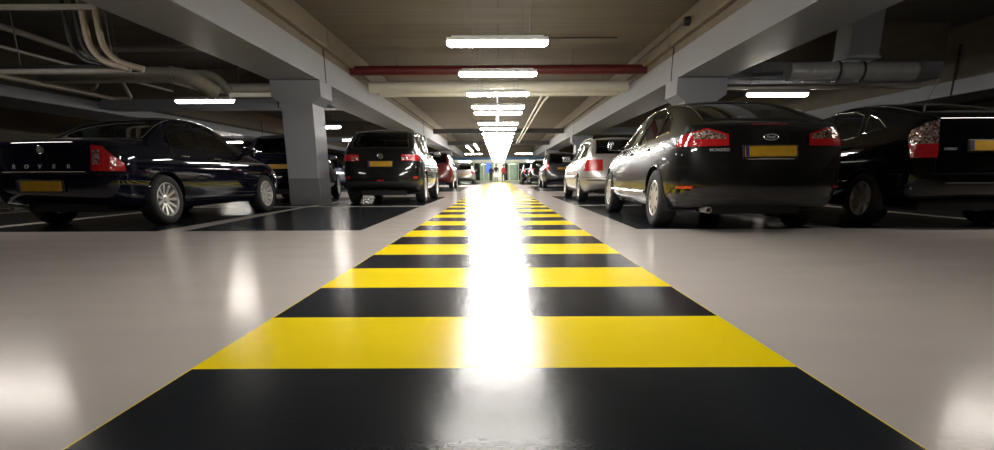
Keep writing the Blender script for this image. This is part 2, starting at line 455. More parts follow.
# right bay: spiral duct with a drop from above
t = empty('spiral_duct', (6.62, 11.6, 2.47))
dd = B(); n = 60; prof = []
for i in range(n + 1):
    x = -1.15 + 2.35 * i / n; prof.append((.165 + (.006 if i % 4 == 0 else 0), x))
dd.lathe(prof, 28, 'x'); dd.obj('duct_body', M_GALV, t, True)
B().lathe([(.001, -1.15), (.165, -1.15)], 28, 'x').obj('end_cap', M_DARKB, t)
B().lathe([(.165, 1.2), (.14, 1.26), (.001, 1.27)], 28, 'x').obj('end_cap', M_GALV, t)
for x in (-.25, .2): B().lathe([(.17, x - .02), (.19, x - .02), (.19, x + .02), (.17, x + .02)], 28, 'x').obj('clamp_band', M_DARKB, t, True)
tag(t, 'round galvanised ventilation duct hanging above the dark hybrid car', 'duct')
t = empty('air_duct_drop', (6.75, 11.6, 2.65))
B().box(-.30, .25, -.22, .3, .02, CZ - 2.63 - .002, .01).obj('duct_shaft', M_BEAM, t)
B().box(-.34, .29, -.24, .32, .01, .05, .01).obj('flange', M_BEAM, t)
tag(t, 'pale rectangular duct dropping from the ceiling to the round duct', 'duct')
t = empty('strip_cable_tray', (5.4, 13.0, 2.36))
B().box(-.6, 3.6, .02, .12, .0, .05).obj('tray_body', M_CREAM, t)
for x in (0, 3.0): B().tube([(x, .07, .04), (x, .07, CZ - 2.36 - .003)], .006, 6).obj('hanger_rod', M_WIRE, t)
tag(t, 'narrow pale cable tray beside the right bay lamp', 'cable tray')

# left bay pipework
def pipe(name, pts, r, m, label, cat='pipe', rb=0.15, hang=(), rings=()):
    t = empty(name, pts[0]); o = Vector(pts[0])
    P = [Vector(p) - o for p in pts]
    B().tube(bend(P, rb, 7), r, 18).obj('pipe_run', m, t, True)
    for h in hang:
        p = Vector(h) - o; B().tube([p, (p.x, p.y, CZ - o.z - .003)], .008, 6).obj('hanger_rod', M_WIRE, t)
    for h in rings:
        p = Vector(h) - o; B().lathe([(r, -.025), (r + .014, -.025), (r + .014, .025), (r, .025)], 18, 'x', p).obj('clamp', m, t, True)
    tag(t, label, cat); return t
pipe('large_grey_pipe', [(-8.2, 11.0, 2.385), (-5.60, 11.0, 2.385), (-5.26, 11.35, 2.12)], .135, M_DULL,
     'thick grey pipe above the blue saloon roof, its elbow turning down by the lamp', rb=.3, hang=((-6.8, 11, 2.5),), rings=((-5.85, 11, 2.385),))
pipe('large_grey_pipe', [(-7.4, 16.0, 2.86), (-4.9, 16.0, 2.86)], .12, M_DULL, 'grey pipe running behind the left column head', hang=((-5.3, 16.0, 2.95), (-6.8, 16, 2.95)))
t = empty('cream_cable_trough', (-6.0, 15.8, 2.62))
B().box(-1.0, 1.15, -.06, .1, -.0, .10, .01).obj('trough_body', M_CREAM, t); tag(t, 'short cream trough below the pipe behind the left column head', 'trough')
pipe('small_elbow_pipe', [(-6.9, 12.3, 2.60), (-5.75, 12.3, 2.60), (-5.48, 12.4, 2.28)], .09, M_DULL, 'thinner grey elbow pipe tucked behind the thick one', rb=.25, hang=((-6.3, 12.3, 2.67),))
pipe('thin_grey_pipe', [(-8.4, 9.3, 2.165), (-5.62, 9.3, 2.165)], .04, M_DULL, 'thin straight grey pipe crossing above the blue saloon boot', hang=((-7.6, 9.3, 2.2),))
t = empty('dark_cable_tray', (-8.5, 9.9, 2.27))
B().box(0, 2.75, -.12, .12, 0, .07).obj('tray_body', M_BLKP, t)
B().tube([(.8, 0, .06), (.8, 0, CZ - 2.27 - .003)], .01, 6).obj('hanger_rod', M_WIRE, t)
B().tube([(2.3, 0, .06), (2.3, 0, CZ - 2.27 - .003)], .01, 6).obj('hanger_rod', M_WIRE, t)
tag(t, 'black cable tray crossing above the blue saloon', 'cable tray')
pipe('long_steel_pipe', [(-9.5, 9.5, 2.49), (-9.5, 14.9, 2.49), (-9.1, 15.0, 2.50), (-9.1, 14.5, 3.2)], .045, M_BEIGE, 'long beige pipe running lengthwise above the far left beam', rb=.08, hang=((-9.5, 12.2, 2.5),))
pipe('long_steel_pipe', [(-9.3, 13.9, 2.56), (-9.2, 13.9, 2.6), (-8.8, 13.7, 3.2)], .04, M_BEIGE, 'short beige branch pipe rising from the long one')
pipe('wavy_steel_pipe', [(-8.2, 8.6, 3.02), (-8.2, 10.6, 3.02), (-8.0, 12.4, 2.88), (-8.0, 16.6, 2.88)], .055, M_DULL, 'bent steel pipe running away under the left ceiling', rb=.5, rings=())
pipe('lower_steel_pipe', [(-8.6, 9.0, 2.80), (-8.6, 16.0, 2.80)], .03, M_DULL, 'slender steel pipe running lengthwise below the bent one')
t = empty('steel_channel', (-7.6, 8.88, 2.93))
B().box(-.3, 1.95, -.03, .03, -.035, .035, .006).obj('channel_bar', M_DULL, t)
for x in (0.1, 1.7): B().tube([(x, 0, .03), (x, 0, CZ - 2.93 - .003)], .008, 6).obj('hanger_rod', M_WIRE, t)
tag(t, 'grey steel channel from which the four pipes drop', 'channel')
for x, m, l in [(-6.24, M_BLKP, 'leftmost black pipe of the four dropping pipes'), (-6.08, M_BLKP, 'second black pipe of the four dropping pipes'),
                (-5.975, M_BEIGE, 'left beige pipe of the four dropping pipes'), (-5.78, M_BEIGE, 'right beige pipe of the four dropping pipes')]:
    bk = m is M_BLKP
    pipe('drop_pipe', [(x, 9.0, CZ - .01), (x + .02, 9.0, 2.46), (x + .19, 9.0, 2.24), (x + .56, 9.02 + (.08 if bk else 0), 2.14 if not bk else 2.2)], .033 if bk else .046, m, l, rb=.16)
pipe('steel_crossbar', [(-8.6, 13.2, 3.25), (-5.0, 13.2, 3.25)], .06, M_DULL, 'dull steel pipe crossing high behind the dropping pipes', hang=((-7, 13.2, 3.3),))
pipe('black_hose', [(-12.05 + .1, 9, 2.86), (-11.9, 20, 2.84), (-11.9, 33, 2.86)], .035, M_BLKP, 'black cable running along the top of the far left beam', 'cable')

# ------------------------------------------------------------------ far end: glazed lobby
M_BLUE = mat('blue_fascia', (0.10, 0.26, 0.50), 0.4)
M_GREENF = mat('pale_green_frame', (0.62, 0.70, 0.48), 0.4)
M_LOBBY = mat('lobby_plaster', (0.66, 0.70, 0.60), 0.7)
M_SIGN = mat('blue_lit_sign', (0.04, 0.10, 0.6), 0.4, emit=(0.05, 0.15, 0.9), estr=1.2)
M_GL = glass('lobby_glass', (0.80, 0.90, 0.84), 0.85)
struct(B().box(-XE, -6.2, YF, YF + .2, 0, CZ).box(6.2, XE, YF, YF + .2, 0, CZ).box(-6.2, 6.2, YF, YF + .2, 2.62, CZ).obj('wall_front', M_CONC))
struct(B().box(-6.2, 6.2, YF + 7, YF + 7.2, 0, CZ).box(-6.4, -6.2, YF + .2, YF + 7.2, 0, CZ).box(6.2, 6.4, YF + .2, YF + 7.2, 0, CZ).obj('wall_lobby', M_LOBBY))
struct(B().box(-6.4, 6.4, YF, YF + 7.2, -.1, 0).obj('floor_lobby', M_LANE))
t = empty('lobby_front', (0, YF - .05, 0))
B().box(-6.2, 6.2, -.08, .1, 2.35, 2.62, .02).obj('blue_fascia', M_BLUE, t)
xs = [-6.1, -5.0, -3.9, -2.8, -1.7, -0.6, 0.6, 1.2, 2.2, 3.2, 4.2, 5.2, 6.1]
for x in xs: B().box(x - .06, x + .06, -.04, .06, 0, 2.35).obj('mullion', M_GREENF, t)
B().box(-6.1, 6.1, -.03, .05, 2.0, 2.1).obj('transom', M_GREENF, t)
B().box(-6.1, 6.1, -.03, .05, 0, .12).obj('bottom_rail', M_GREENF, t)
for p, q in zip(xs, xs[1:]):
    if (p, q) != (-0.6, 0.6): B().box(p + .06, q - .06, .0, .012, .12, 2.0).obj('glass_pane', M_GL, t)
tag(t, 'glazed lobby front with pale green frames under a blue band', 'shopfront')
for i, (x0, x1, l) in enumerate([(-3.5, -2.15, 'dark box added inside the lobby left of the blue sign'), (-5.6, -4.4, 'dark box added inside the lobby at its far left'), (.75, 1.0, 'narrow dark box added inside the lobby behind the red jacket'), (2.1, 3.4, 'dark box added inside the lobby right of the doors')]):  # plain boxes added only to give the glazing its dark patches
    t = empty('filler_box', ((x0 + x1) / 2, YF + 1.0, 0)); w_ = (x1 - x0) / 2
    B().box(-w_, w_, 0, .5, .08, 2.0, .01).obj('filler_body', M_DARKB, t); B().box(-w_ + .03, w_ - .03, .03, .47, 0, .08).obj('plinth', M_BLKP, t)
    for q in (-1, 1): B().box(min(q * .01, q * (w_ - .02)), max(q * .01, q * (w_ - .02)), -.02, .0, .12, 1.96, .004).obj('door', M_VAL, t)
    tag(t, l, 'filler_box')
t = empty('blue_sign', (-1.13, YF - .2, 0)); B().box(-.25, .25, 0, .05, 1.0, 2.0, .02).obj('sign_panel', M_SIGN, t)
B().box(-.04, .04, .0, .05, 0, 1.0).obj('post', M_GREENF, t)
B().box(-.2, .2, -.05, .1, 0, .03).obj('foot', M_GREENF, t)
tag(t, 'upright blue sign beside the lobby doors', 'sign')
for x in (-4, 0, 4):
    place_lamp(x, YF + 2.5, label='lit lamp inside the glazed lobby', group='lamps inside the lobby')
    place_lamp(x, YF + 5, label='lit lamp inside the glazed lobby', group='lamps inside the lobby')

# people far off: one skinned surface per body
M_SKIN = mat('skin', (0.45, 0.28, 0.2), 0.6); M_HAIR = mat('dark_hair', (0.02, 0.015, 0.01), 0.7)
def person(loc, rz, top, legs, label, h=1.76, stride=0.0, hold=None):
    t = empty('person', loc, rz)
    V = [(0, 0, .95), (0, 0, 1.15), (0, 0, 1.38), (0, 0, 1.50), (0, 0, 1.56),
         (-.10, 0, .90), (-.11, .05 + stride, .50), (-.11, -.02 + stride * 1.2, .08), (-.12, -.14 + stride * 1.2, .04),
         (.10, 0, .90), (.11, .05 - stride * .6, .50), (.11, .04 - stride * 1.6, .10), (.12, -.08 - stride * 1.6, .04),
         (-.19, 0, 1.42), (-.25, .02, 1.13), (-.26, -.06, .88), (-.26, -.08, .80),
         (.19, 0, 1.42), (.25, .02, 1.13), (.26, -.06, .88), (.26, -.08, .80),
         (0, -.01, 1.66)]
    Ed = [(0, 1), (1, 2), (2, 3), (3, 4), (0, 5), (5, 6), (6, 7), (7, 8), (0, 9), (9, 10), (10, 11), (11, 12), (2, 13), (13, 14), (14, 15), (15, 16), (2, 17), (17, 18), (18, 19), (19, 20), (4, 21)]
    R = [.15, .14, .17, .07, .055, .09, .06, .045, .035, .09, .06, .045, .035, .07, .05, .035, .03, .07, .05, .035, .03, .095]
    me = bpy.data.meshes.new('body'); me.from_pydata([(x, y, z * h / 1.76) for x, y, z in V], Ed, [])
    o = link('body', me)
    o.modifiers.new('sk', 'SKIN'); sd = o.modifiers.new('ss', 'SUBSURF'); sd.levels = 2
    for v, r in zip(me.skin_vertices[0].data, R): v.radius = (r, r * .8 if r > .1 else r)
    me.skin_vertices[0].data[0].use_root = True
    dg = bpy.context.evaluated_depsgraph_get()
    m2 = bpy.data.meshes.new_from_object(o.evaluated_get(dg)); bpy.data.objects.remove(o)
    m2.materials.clear()
    for m in (top, legs, M_SKIN): m2.materials.append(m)
    for p in m2.polygons:
        c = p.center; p.use_smooth = True
        p.material_index = 2 if c.z > 1.52 or (c.z < .86 and abs(c.x) > .2) else (1 if c.z < .93 and abs(c.x) < .2 else 0)
    o = link('body', m2, t)
    B().lathe([(.001, .12), (.06, .105), (.095, .06), (.108, 0), (.1, -.05)], 16, 'z', (0, .015, 1.68)).obj('hair', M_HAIR, t, True)
    tag(t, label, 'person'); return t
M_DKC = mat('dark_coat', (0.02, 0.02, 0.025), 0.8); M_JEAN = mat('dark_trousers', (0.03, 0.035, 0.05), 0.8); M_REDC = mat('red_jacket', (0.45, 0.03, 0.03), 0.8)
M_WHITE = mat('white_plastic', (0.75, 0.75, 0.72), 0.5)
person((-.28, 62.6, 0), 0, M_DKC, M_JEAN, 'person in a dark coat standing before the lobby doors', stride=.1)
person((.52, 63.2, 0), .5, M_REDC, M_JEAN, 'person in a red jacket right of the one in dark', 1.7, stride=.06)
person((-.82, 63.8, 0), 2.6, M_DKC, M_DKC, 'smaller person in dark clothes left of the lobby doors', 1.62, stride=.05)
t = empty('shopping_cart', (-.25, 61.8, 0))
cb = B()
cb.prism([(-.32, .95), (-.26, .48), (.26, .48), (.32, .95)], -.4, .3); cb.obj('basket', M_WHITE, t)
B().tube([(-.25, .42, 1.02), (.25, .42, 1.02)], .02, 8).obj('handle', M_WHITE, t)
B().tube([(-.25, .3, .9), (-.25, .42, 1.02)], .012, 6).tube([(.25, .3, .9), (.25, .42, 1.02)], .012, 6).tube([(-.22, -.3, .1), (-.22, .25, .5)], .015, 6).tube([(.22, -.3, .1), (.22, .25, .5)], .015, 6).tube([(-.22, .25, .1), (-.22, .25, .5)], .015, 6).tube([(.22, .25, .1), (.22, .25, .5)], .015, 6).obj('chassis', M_WHITE, t)
for x in (-.22, .22):
    for y in (-.3, .25): B().lathe([(.001, -.012), (.055, -.012), (.055, .012), (.001, .012)], 12, 'x', (x, y, .055)).obj('wheel', M_RUB, t)
tag(t, 'pale shopping cart pushed by the person in the dark coat', 'cart')

# ------------------------------------------------------------------ cars
def bbox2(f, ax):
    i, j = {'x': (1, 2), 'y': (0, 2), 'z': (0, 1)}[ax]
    us = [v.co[i] for v in f.verts]; vs_ = [v.co[j] for v in f.verts]
    return min(us), max(us), min(vs_), max(vs_)
def carve(bm, lay, poly, ax, tg, filt):
    """cut the surface along a convex polygon seen along an axis and tag what lies inside it"""
    i, j = {'x': (1, 2), 'y': (0, 2), 'z': (0, 1)}[ax]
    area = sum(a[0] * b[1] - b[0] * a[1] for a, b in zip(poly, poly[1:] + poly[:1]))
    if area < 0: poly = poly[::-1]
    u0, u1 = min(p[0] for p in poly), max(p[0] for p in poly); v0, v1 = min(p[1] for p in poly), max(p[1] for p in poly)
    fs = []
    for f in bm.faces:
        if not filt(f): continue
        a, b, c, d = bbox2(f, ax)
        if b < u0 or a > u1 or d < v0 or c > v1: continue
        fs.append(f)
    for p, q in zip(poly, poly[1:] + poly[:1]):
        if not fs: return []
        du, dv = q[0] - p[0], q[1] - p[1]
        l = sqrt(du * du + dv * dv)
        if l < 1e-6: continue
        no = Vector((0, 0, 0)); no[i] = dv / l; no[j] = -du / l      # outward
        co = Vector((0, 0, 0)); co[i] = p[0]; co[j] = p[1]
        geom = set(fs)
        for f in fs: geom.update(f.edges); geom.update(f.verts)
        r = bmesh.ops.bisect_plane(bm, geom=list(geom), dist=1e-5, plane_co=co, plane_no=no)
        fs = [g for g in r['geom'] if isinstance(g, bmesh.types.BMFace) and g.is_valid and (g.calc_center_median() - co).dot(no) < 0]
    for f in fs: f[lay] = tg
    return fs
def shrink(poly, d):
    area = sum(a[0] * b[1] - b[0] * a[1] for a, b in zip(poly, poly[1:] + poly[:1]))
    if area < 0: poly = poly[::-1]
    n = len(poly); out = []
    for k in range(n):
        a, b, c = Vector(poly[k - 1]), Vector(poly[k]), Vector(poly[(k + 1) % n])
        e1 = (b - a).normalized(); e2 = (c - b).normalized()
        n1 = Vector((-e1.y, e1.x)); n2 = Vector((-e2.y, e2.x))
        den = 1 + n1.dot(n2)
        out.append(tuple(b + (n1 + n2) * (d / max(den, .2))))
    return out
def circle(cx, cz, r, n=24): return [(cx + r * cos(2 * pi * k / n), cz + r * sin(2 * pi * k / n)) for k in range(n)]

def cage_mesh(sp):
    """low cage of rings from tail to nose with capped ends, smoothed by subdivision"""
    W = sp['W']; L = sp['L']; lvl = sp.get('lvl', 3)
    bm = bmesh.new(); cr = bm.edges.layers.float.new('crease_edge')
    def ring(st):
        y, wf, zl, zb, xr, zr, zc = st[:7]; off = st[7] if len(st) > 7 else [0] * 6
        w = W * wf; zm = zl + (zb - zl) * .5
        R = [(0, y, zl + .02), (w * .45, y, zl + .01), (w * .88, y + off[0], zl), (w * .975, y + off[1], zl + .12), (w, y + off[2], zm), (w * .992, y + off[3], zb - .12), (w * .94, y + off[4], zb),
             (xr, y + off[5], zr), (xr * .55, y + off[5], zr + (zc - zr) * .75), (0, y + off[5], zc)]
        return [bm.verts.new(p) for p in R]
    rings = [ring(s) for s in sp['st']]
    n = 10
    for a, b in zip(rings, rings[1:]):
        for k in range(n - 1): bm.faces.new((a[k], a[k + 1], b[k + 1], b[k]))
    def cap(R, ys_, flip):
        # rows r1..r6 = ring idx 2..7 ; bottom 0,1 ; top 8,9
        rows = [[R[0], R[1], R[2]]]
        for q in range(1, 5):
            e = R[2 + q]; z = e.co.z
            rows.append([bm.verts.new((0, ys_[q][0], z)), bm.verts.new((e.co.x * .52, ys_[q][1], z)), e])
        rows.append([R[9], R[8], R[7]])
        for a, b in zip(rows, rows[1:]):
            for k in range(2): bm.faces.new((a[k], a[k + 1], b[k + 1], b[k]))
        R[0].co.y = ys_[0][0]; R[1].co.y = ys_[0][1]; R[9].co.y = ys_[5][0]; R[8].co.y = ys_[5][1]
    cap(rings[0], sp['rear'], True); cap(rings[-1], sp['front'], False)
    # mirror
    half = list(bm.faces); mp = {}
    for v in list(bm.verts):
        mp[v] = v if abs(v.co.x) < 1e-6 else bm.verts.new((-v.co.x, v.co.y, v.co.z))
    for f in half: bm.faces.new([mp[v] for v in reversed(f.verts)])
    bmesh.ops.recalc_face_normals(bm, faces=bm.faces)
    # crease the sill and the belt a little
    for e in bm.edges:
        a, b = e.verts
        if abs(a.co.y - b.co.y) > .05 and abs(a.co.x) > W * .6 and a.co.z < .32 and b.co.z < .32: e[cr] = .5
    for rr in rings:
        for k, c in sp.get('crease', {}).items(): pass
    for a, b in zip(rings, rings[1:]):
        for k, c in ((6, sp.get('belt_crease', .35)), (7, sp.get('rail_crease', .3))):
            for u, v in ((a[k], b[k]), (mp[a[k]], mp[b[k]])):
                e = bm.edges.get((u, v))
                if e: e[cr] = c
    for q in sp.get('ring_crease', []):
        rr = rings[q[0]]
        for k in range(7, 9):
            for u, v in ((rr[k], rr[k + 1]), (mp[rr[k]], mp[rr[k + 1]])):
                e = bm.edges.get((u, v))
                if e: e[cr] = q[1]
    for v in bm.verts: v.co.y -= L / 2
    me = bpy.data.meshes.new('cage'); bm.to_mesh(me); bm.free()
    o = link('cage', me); md = o.modifiers.new('s', 'SUBSURF'); md.levels = lvl
    dg = bpy.context.evaluated_depsgraph_get()
    m2 = bpy.data.meshes.new_from_object(o.evaluated_get(dg)); bpy.data.objects.remove(o); bpy.data.meshes.remove(me)
    out = bmesh.new(); out.from_mesh(m2); bpy.data.meshes.remove(m2)
    return out

def extract(bm, lay, tags, name, mats, parent, push=0.0, midx=None):
    fs = [f for f in bm.faces if f[lay] in tags]
    if not fs: return None
    vm = {}; nb = bmesh.new()
    for f in fs:
        for v in f.verts:
            if v not in vm: vm[v] = nb.verts.new(v.co + v.normal * push)
    for f in fs:
        try:
            nf = nb.faces.new([vm[v] for v in f.verts]); nf.smooth = True
            if midx: nf.material_index = midx.get(f[lay], 0)
        except ValueError: pass
    nb.normal_update()
    me = bpy.data.meshes.new(name); nb.to_mesh(me); nb.free()
    for m in (mats if isinstance(mats, (list, tuple)) else [mats]): me.materials.append(m)
    return link(name, me, parent)
def loops(bm, lay, tg, push=.004):
    """boundary loops of a tagged region"""
    es = [e for e in bm.edges if sum(1 for f in e.link_faces if f[lay] == tg) == 1]
    adj = {}
    for e in es:
        for v in e.verts: adj.setdefault(v, []).append(e)
    used = set(); res = []
    for e in es:
        if e in used: continue
        used.add(e); v = e.verts[1]; pts = [e.verts[0], v]
        while True:
            nx = [x for x in adj[v] if x not in used]
            if not nx: break
            x = nx[0]; used.add(x); v = x.other_vert(v); pts.append(v)
        if len(pts) > 6:
            P = []
            for p in pts[:-1]:
                q = p.co + p.normal * push
                if not P or (q - P[-1]).length > .018: P.append(q)
            res.append(P)
    return res

def wheel_meshes(r, rim_r, n_sp, style='alloy', m=None):
    w = .105; m = m or M_ALLOY
    ty = B().lathe([(rim_r, -.1), (rim_r + .02, -.108), (r - .045, -.112), (r - .012, -.096), (r, -.07), (r, .07), (r - .012, .096), (r - .045, .112), (rim_r + .02, .108), (rim_r, .1)], 44, 'x').mesh('tyre', M_RUB, True)
    b = B().lathe([(rim_r, .1), (rim_r - .008, .104), (rim_r - .018, .095), (rim_r - .028, .06), (rim_r - .035, -.08)], 44, 'x')
    b.lathe([(.001, .075), (.03, .075), (.036, .066), (.06, .06), (.062, .03)], 20, 'x')
    if style == 'cover':
        b.lathe([(.001, .090), (.05, .092), (rim_r * .6, .098), (rim_r - .015, .096), (rim_r - .01, .085)], 40, 'x')
        for k in range(n_sp):
            a = 2 * pi * k / n_sp
            for (q0, q1, h_) in ((rim_r * .55, rim_r * .86, .30),):
                vs_ = [b.bm.verts.new((.1005, rr_ * cos(a + da), rr_ * sin(a + da))) for rr_, da in ((q0, 0.0), (q1 * .93, -h_ * .62), (q1, -h_ * .4), (q1, h_ * .4), (q1 * .93, h_ * .62))]
                f_ = b.bm.faces.new(vs_); f_.material_index = 1
        n_sp = 0
    for k in range(n_sp):
        a = 2 * pi * k / n_sp
        w0, w1 = (.020, .026) if style == 'alloy' else ((.022, .046) if style == 'cover' else (.030, .05))
        if style == 'alloy': w0, w1 = .016, .021
        pr = [(.045, -w0, .058), (.045, w0, .058), (rim_r - .012, w1, .088), (rim_r - .012, -w1, .088)]
        top = []; bot = []
        for rr, tt, xx in pr:
            yy = rr * cos(a) - tt * sin(a); zz = rr * sin(a) + tt * cos(a)
            top.append(b.bm.verts.new((xx, yy, zz))); bot.append(b.bm.verts.new((xx - .03, yy, zz)))
        b.bm.faces.new(top); b.bm.faces.new(bot[::-1])
        for q in range(4): b.bm.faces.new((top[q], bot[q], bot[(q + 1) % 4], top[(q + 1) % 4]))
    rim = b.mesh('rim', (m, M_TRIM), True)
    disc = B().lathe([(.001, .01), (rim_r - .05, .01), (rim_r - .05, -.01), (.001, -.01)], 28, 'x').mesh('brake_disc', M_VAL)
    return ty, rim, disc

def text_mesh(s, size, ext=.003, m=None, bold=0.0, spacing=1.0):
    c = bpy.data.curves.new('lettering', 'FONT'); c.body = s; c.size = size; c.extrude = ext; c.align_x = 'CENTER'; c.align_y = 'CENTER'; c.offset = bold; c.space_character = spacing
    o = link('lettering', c); dg = bpy.context.evaluated_depsgraph_get(); dg.update()
    me = bpy.data.meshes.new_from_object(o.evaluated_get(dg)); bpy.data.objects.remove(o)
    me.materials.clear(); me.materials.append(m or M_LETTER)
    return me

def rounded_box(b, x0, x1, y0, y1, z0, z1, r): b.box(x0, x1, y0, y1, z0, z1, r)

def car(sp, name='car'):
    L, W = sp['L'], sp['W']; h = L / 2
    ang = sp.get('rz', 0.0)
    rear = Vector((sp['x'], sp['y'], 0))                    # middle of the rear bumper
    c = rear + Vector((-sin(ang) * h, cos(ang) * h, 0))
    t = empty(name, c, ang); tag(t, sp['label'], 'car')
    if 'scale' in sp: t.scale = sp['scale']
    bm = cage_mesh(sp)
    bm.normal_update(); bvh = BVHTree.FromBMesh(bm)
    lay = bm.faces.layers.int.new('part')
    bm.faces.ensure_lookup_table()
    Y = lambda s: s - h
    PT = sp['paint']; det = sp.get('detail', True)
    # tags: 0 body 1 seam 2.. parts
    sidef = lambda s: (lambda f: f.calc_center_median().x * s > .3 and abs(f.normal.x) > .25)
    rearf = lambda f: f.calc_center_median().y < Y(sp.get('rear_lim', .9)) and f.normal.y < -.05
    T = 2; doors = []
    ty, rim_m, disc_m = wheel_meshes(sp['tr'], sp['rr'], sp.get('spokes', 10), sp.get('style', 'alloy'), sp.get('rim_mat'))
    # tailgate and its seam
    boot_tag = None
    if det and 'boot' in sp:
        poly = sp['boot']; boot_tag = T; T += 1
        flt = lambda f: f.calc_center_median().y < Y(sp.get('boot_lim', .5)) and f.normal.y < -.3
        carve(bm, lay, poly, 'y', 1, flt); carve(bm, lay, shrink(poly, .006), 'y', boot_tag, flt)
    bump_tag = None
    # bumper cut: band of seam across the tail
    if det and 'bump_z' in sp:
        z = sp['bump_z']; bump_tag = T; T += 1
        flt = lambda f: f[lay] in (0, 1) and f.calc_center_median().y < Y(sp.get('bump_y', .45))
        carve(bm, lay, [(-2, .0), (2, .0), (2, z), (-2, z)], 'y', bump_tag, flt)
        carve(bm, lay, [(-2, z - .006), (2, z - .006), (2, z), (-2, z)], 'y', 1, lambda f: f[lay] == bump_tag)
    val_tag = None
    if 'val_z' in sp:
        val_tag = T; T += 1; z = sp['val_z']
        carve(bm, lay, [(-2, .0), (2, .0), (2, z), (-2, z)], 'y', val_tag, lambda f: f.calc_center_median().y < Y(.4) and f.normal.y < -.1 and abs(f.calc_center_median().x) < W * .93)
    win_tags = []
    for s in (1, -1):
        for dpoly, wpoly in sp['doors']:
            dp = [(Y(a), z) for a, z in dpoly]; wp = [(Y(a), z) for a, z in wpoly]
            dt = T; wt = T + 1; T += 2
            base = sidef(s)
            if det and dpoly:
                carve(bm, lay, dp, 'x', 1, base); carve(bm, lay, shrink(dp, .006), 'x', dt, base)
            else: dt = None
            carve(bm, lay, wp, 'x', wt, base)
            doors.append((s, dt, wt, wp, dp))
        for wpoly in sp.get('qwin', []):
            wp = [(Y(a), z) for a, z in wpoly]; wt = T; T += 1
            carve(bm, lay, wp, 'x', wt, sidef(s)); doors.append((s, None, wt, wp, None))
    # rear and front screens
    rw = T; T += 1
    carve(bm, lay, sp['rwin'], 'y', rw, lambda f: f.calc_center_median().y < Y(sp.get('rw_lim', 1.6)) and f.normal.y < -.02 and f.calc_center_median().z > sp['rwin'][0][1] - .05)
    fw = T; T += 1
    carve(bm, lay, sp['fwin'], 'y', fw, lambda f: f.calc_center_median().y > Y(sp['fw_lim']) and f.normal.y > .1 and f.normal.z < .97)
    # lamps
    lights = []
    for s in (1, -1):
        for kind, ax, poly in sp['lights']:
            lt = None
            for kk in lights:
                if kk[0] == s and kk[1] == kind: lt = kk[2]
            if lt is None: lt = T; T += 1; lights.append((s, kind, lt))
            if ax == 'y':
                carve(bm, lay, [(a * s, z) for a, z in poly], 'y', lt, lambda f: f.calc_center_median().y < Y(.5) and f.normal.y < -.25)
            elif ax == 'x':
                carve(bm, lay, [(Y(a), z) for a, z in poly], 'x', lt, lambda f: f.calc_center_median().x * s > .4 and f.normal.x * s > .3)
            elif ax == 'f':
                carve(bm, lay, [(a * s, z) for a, z in poly], 'y', lt, lambda f: f.calc_center_median().y > Y(L - .6) and f.normal.y > .1)
    # wheel arches
    ar = sp['tr'] + sp.get('arch_gap', .045)
    ax_r, ax_f = sp['axle'], sp['axle'] + sp['wb']
    DEL = 9999
    for s in (1, -1):
        for a in (ax_r, ax_f):
            carve(bm, lay, circle(Y(a), sp['tr'], ar), 'x', DEL, lambda f: f.calc_center_median().x * s > W * .62)
    bm.normal_update()
    lips = loops(bm, lay, DEL, 0)
    # parts
    mid = {1: 1}
    extract(bm, lay, (0, 1), 'body', (PT, M_SEAM), t, 0, mid)
    if boot_tag: extract(bm, lay, (boot_tag,), 'boot_lid' if sp.get('saloon') else 'tailgate', PT, t)
    if bump_tag: extract(bm, lay, (bump_tag,), 'rear_bumper', sp.get('bump_mat', PT), t)
    if val_tag: extract(bm, lay, (val_tag,), 'valance', M_VAL if det else M_TRIM, t)
    for s, dt, wt, wp, dp in doors:
        d = extract(bm, lay, (dt,), 'door', PT, t) if dt else None
        par = d or t
        extract(bm, lay, (wt,), 'side_window', sp.get('glass', M_GLASS), par, -.004)
        if sp.get('win_trim'):
            for P in loops(bm, lay, wt, .002): B().tube(P, sp.get('trim_r', .010), 6, True).obj('window_trim', sp['win_trim'], par, True)
        if d and dp:
            # door handle near the rear edge, below the glass
            ye = min(p[0] for p in wp) + .14; ze = min(p[1] for p in wp) - .085
            hit = bvh.ray_cast(Vector((s * 2, ye, ze)), Vector((-s, 0, 0)))[0]
            if hit:
                B().box(hit.x - .012, hit.x + .022 * s if s > 0 else hit.x + .012, ye - .085, ye + .085, ze - .013, ze + .013, .008).obj('handle', sp.get('handle', PT), d) if s > 0 else B().box(hit.x - .022, hit.x + .012, ye - .085, ye + .085, ze - .013, ze + .013, .008).obj('handle', sp.get('handle', PT), d)
    extract(bm, lay, (rw,), 'rear_window', sp.get('glass_r', sp.get('glass', M_GLASS)), t, -.004)
    extract(bm, lay, (fw,), 'windscreen', M_GLASS, t, -.004)
    for P in loops(bm, lay, rw, .001): B().tube(P, .007, 6, True).obj('window_seal', M_TRIM, t, True)
    for s, kind, lt in lights:
        nm = {'red': 'tail_light', 'clear': 'tail_light_clear_lens', 'head': 'headlight'}[kind]
        o = extract(bm, lay, (lt,), nm, M_RLENS if kind == 'red' else M_CLENS, t, .006)
    for P in lips: B().tube(P, .009, 6, False).obj('arch_lip', PT, t, True)
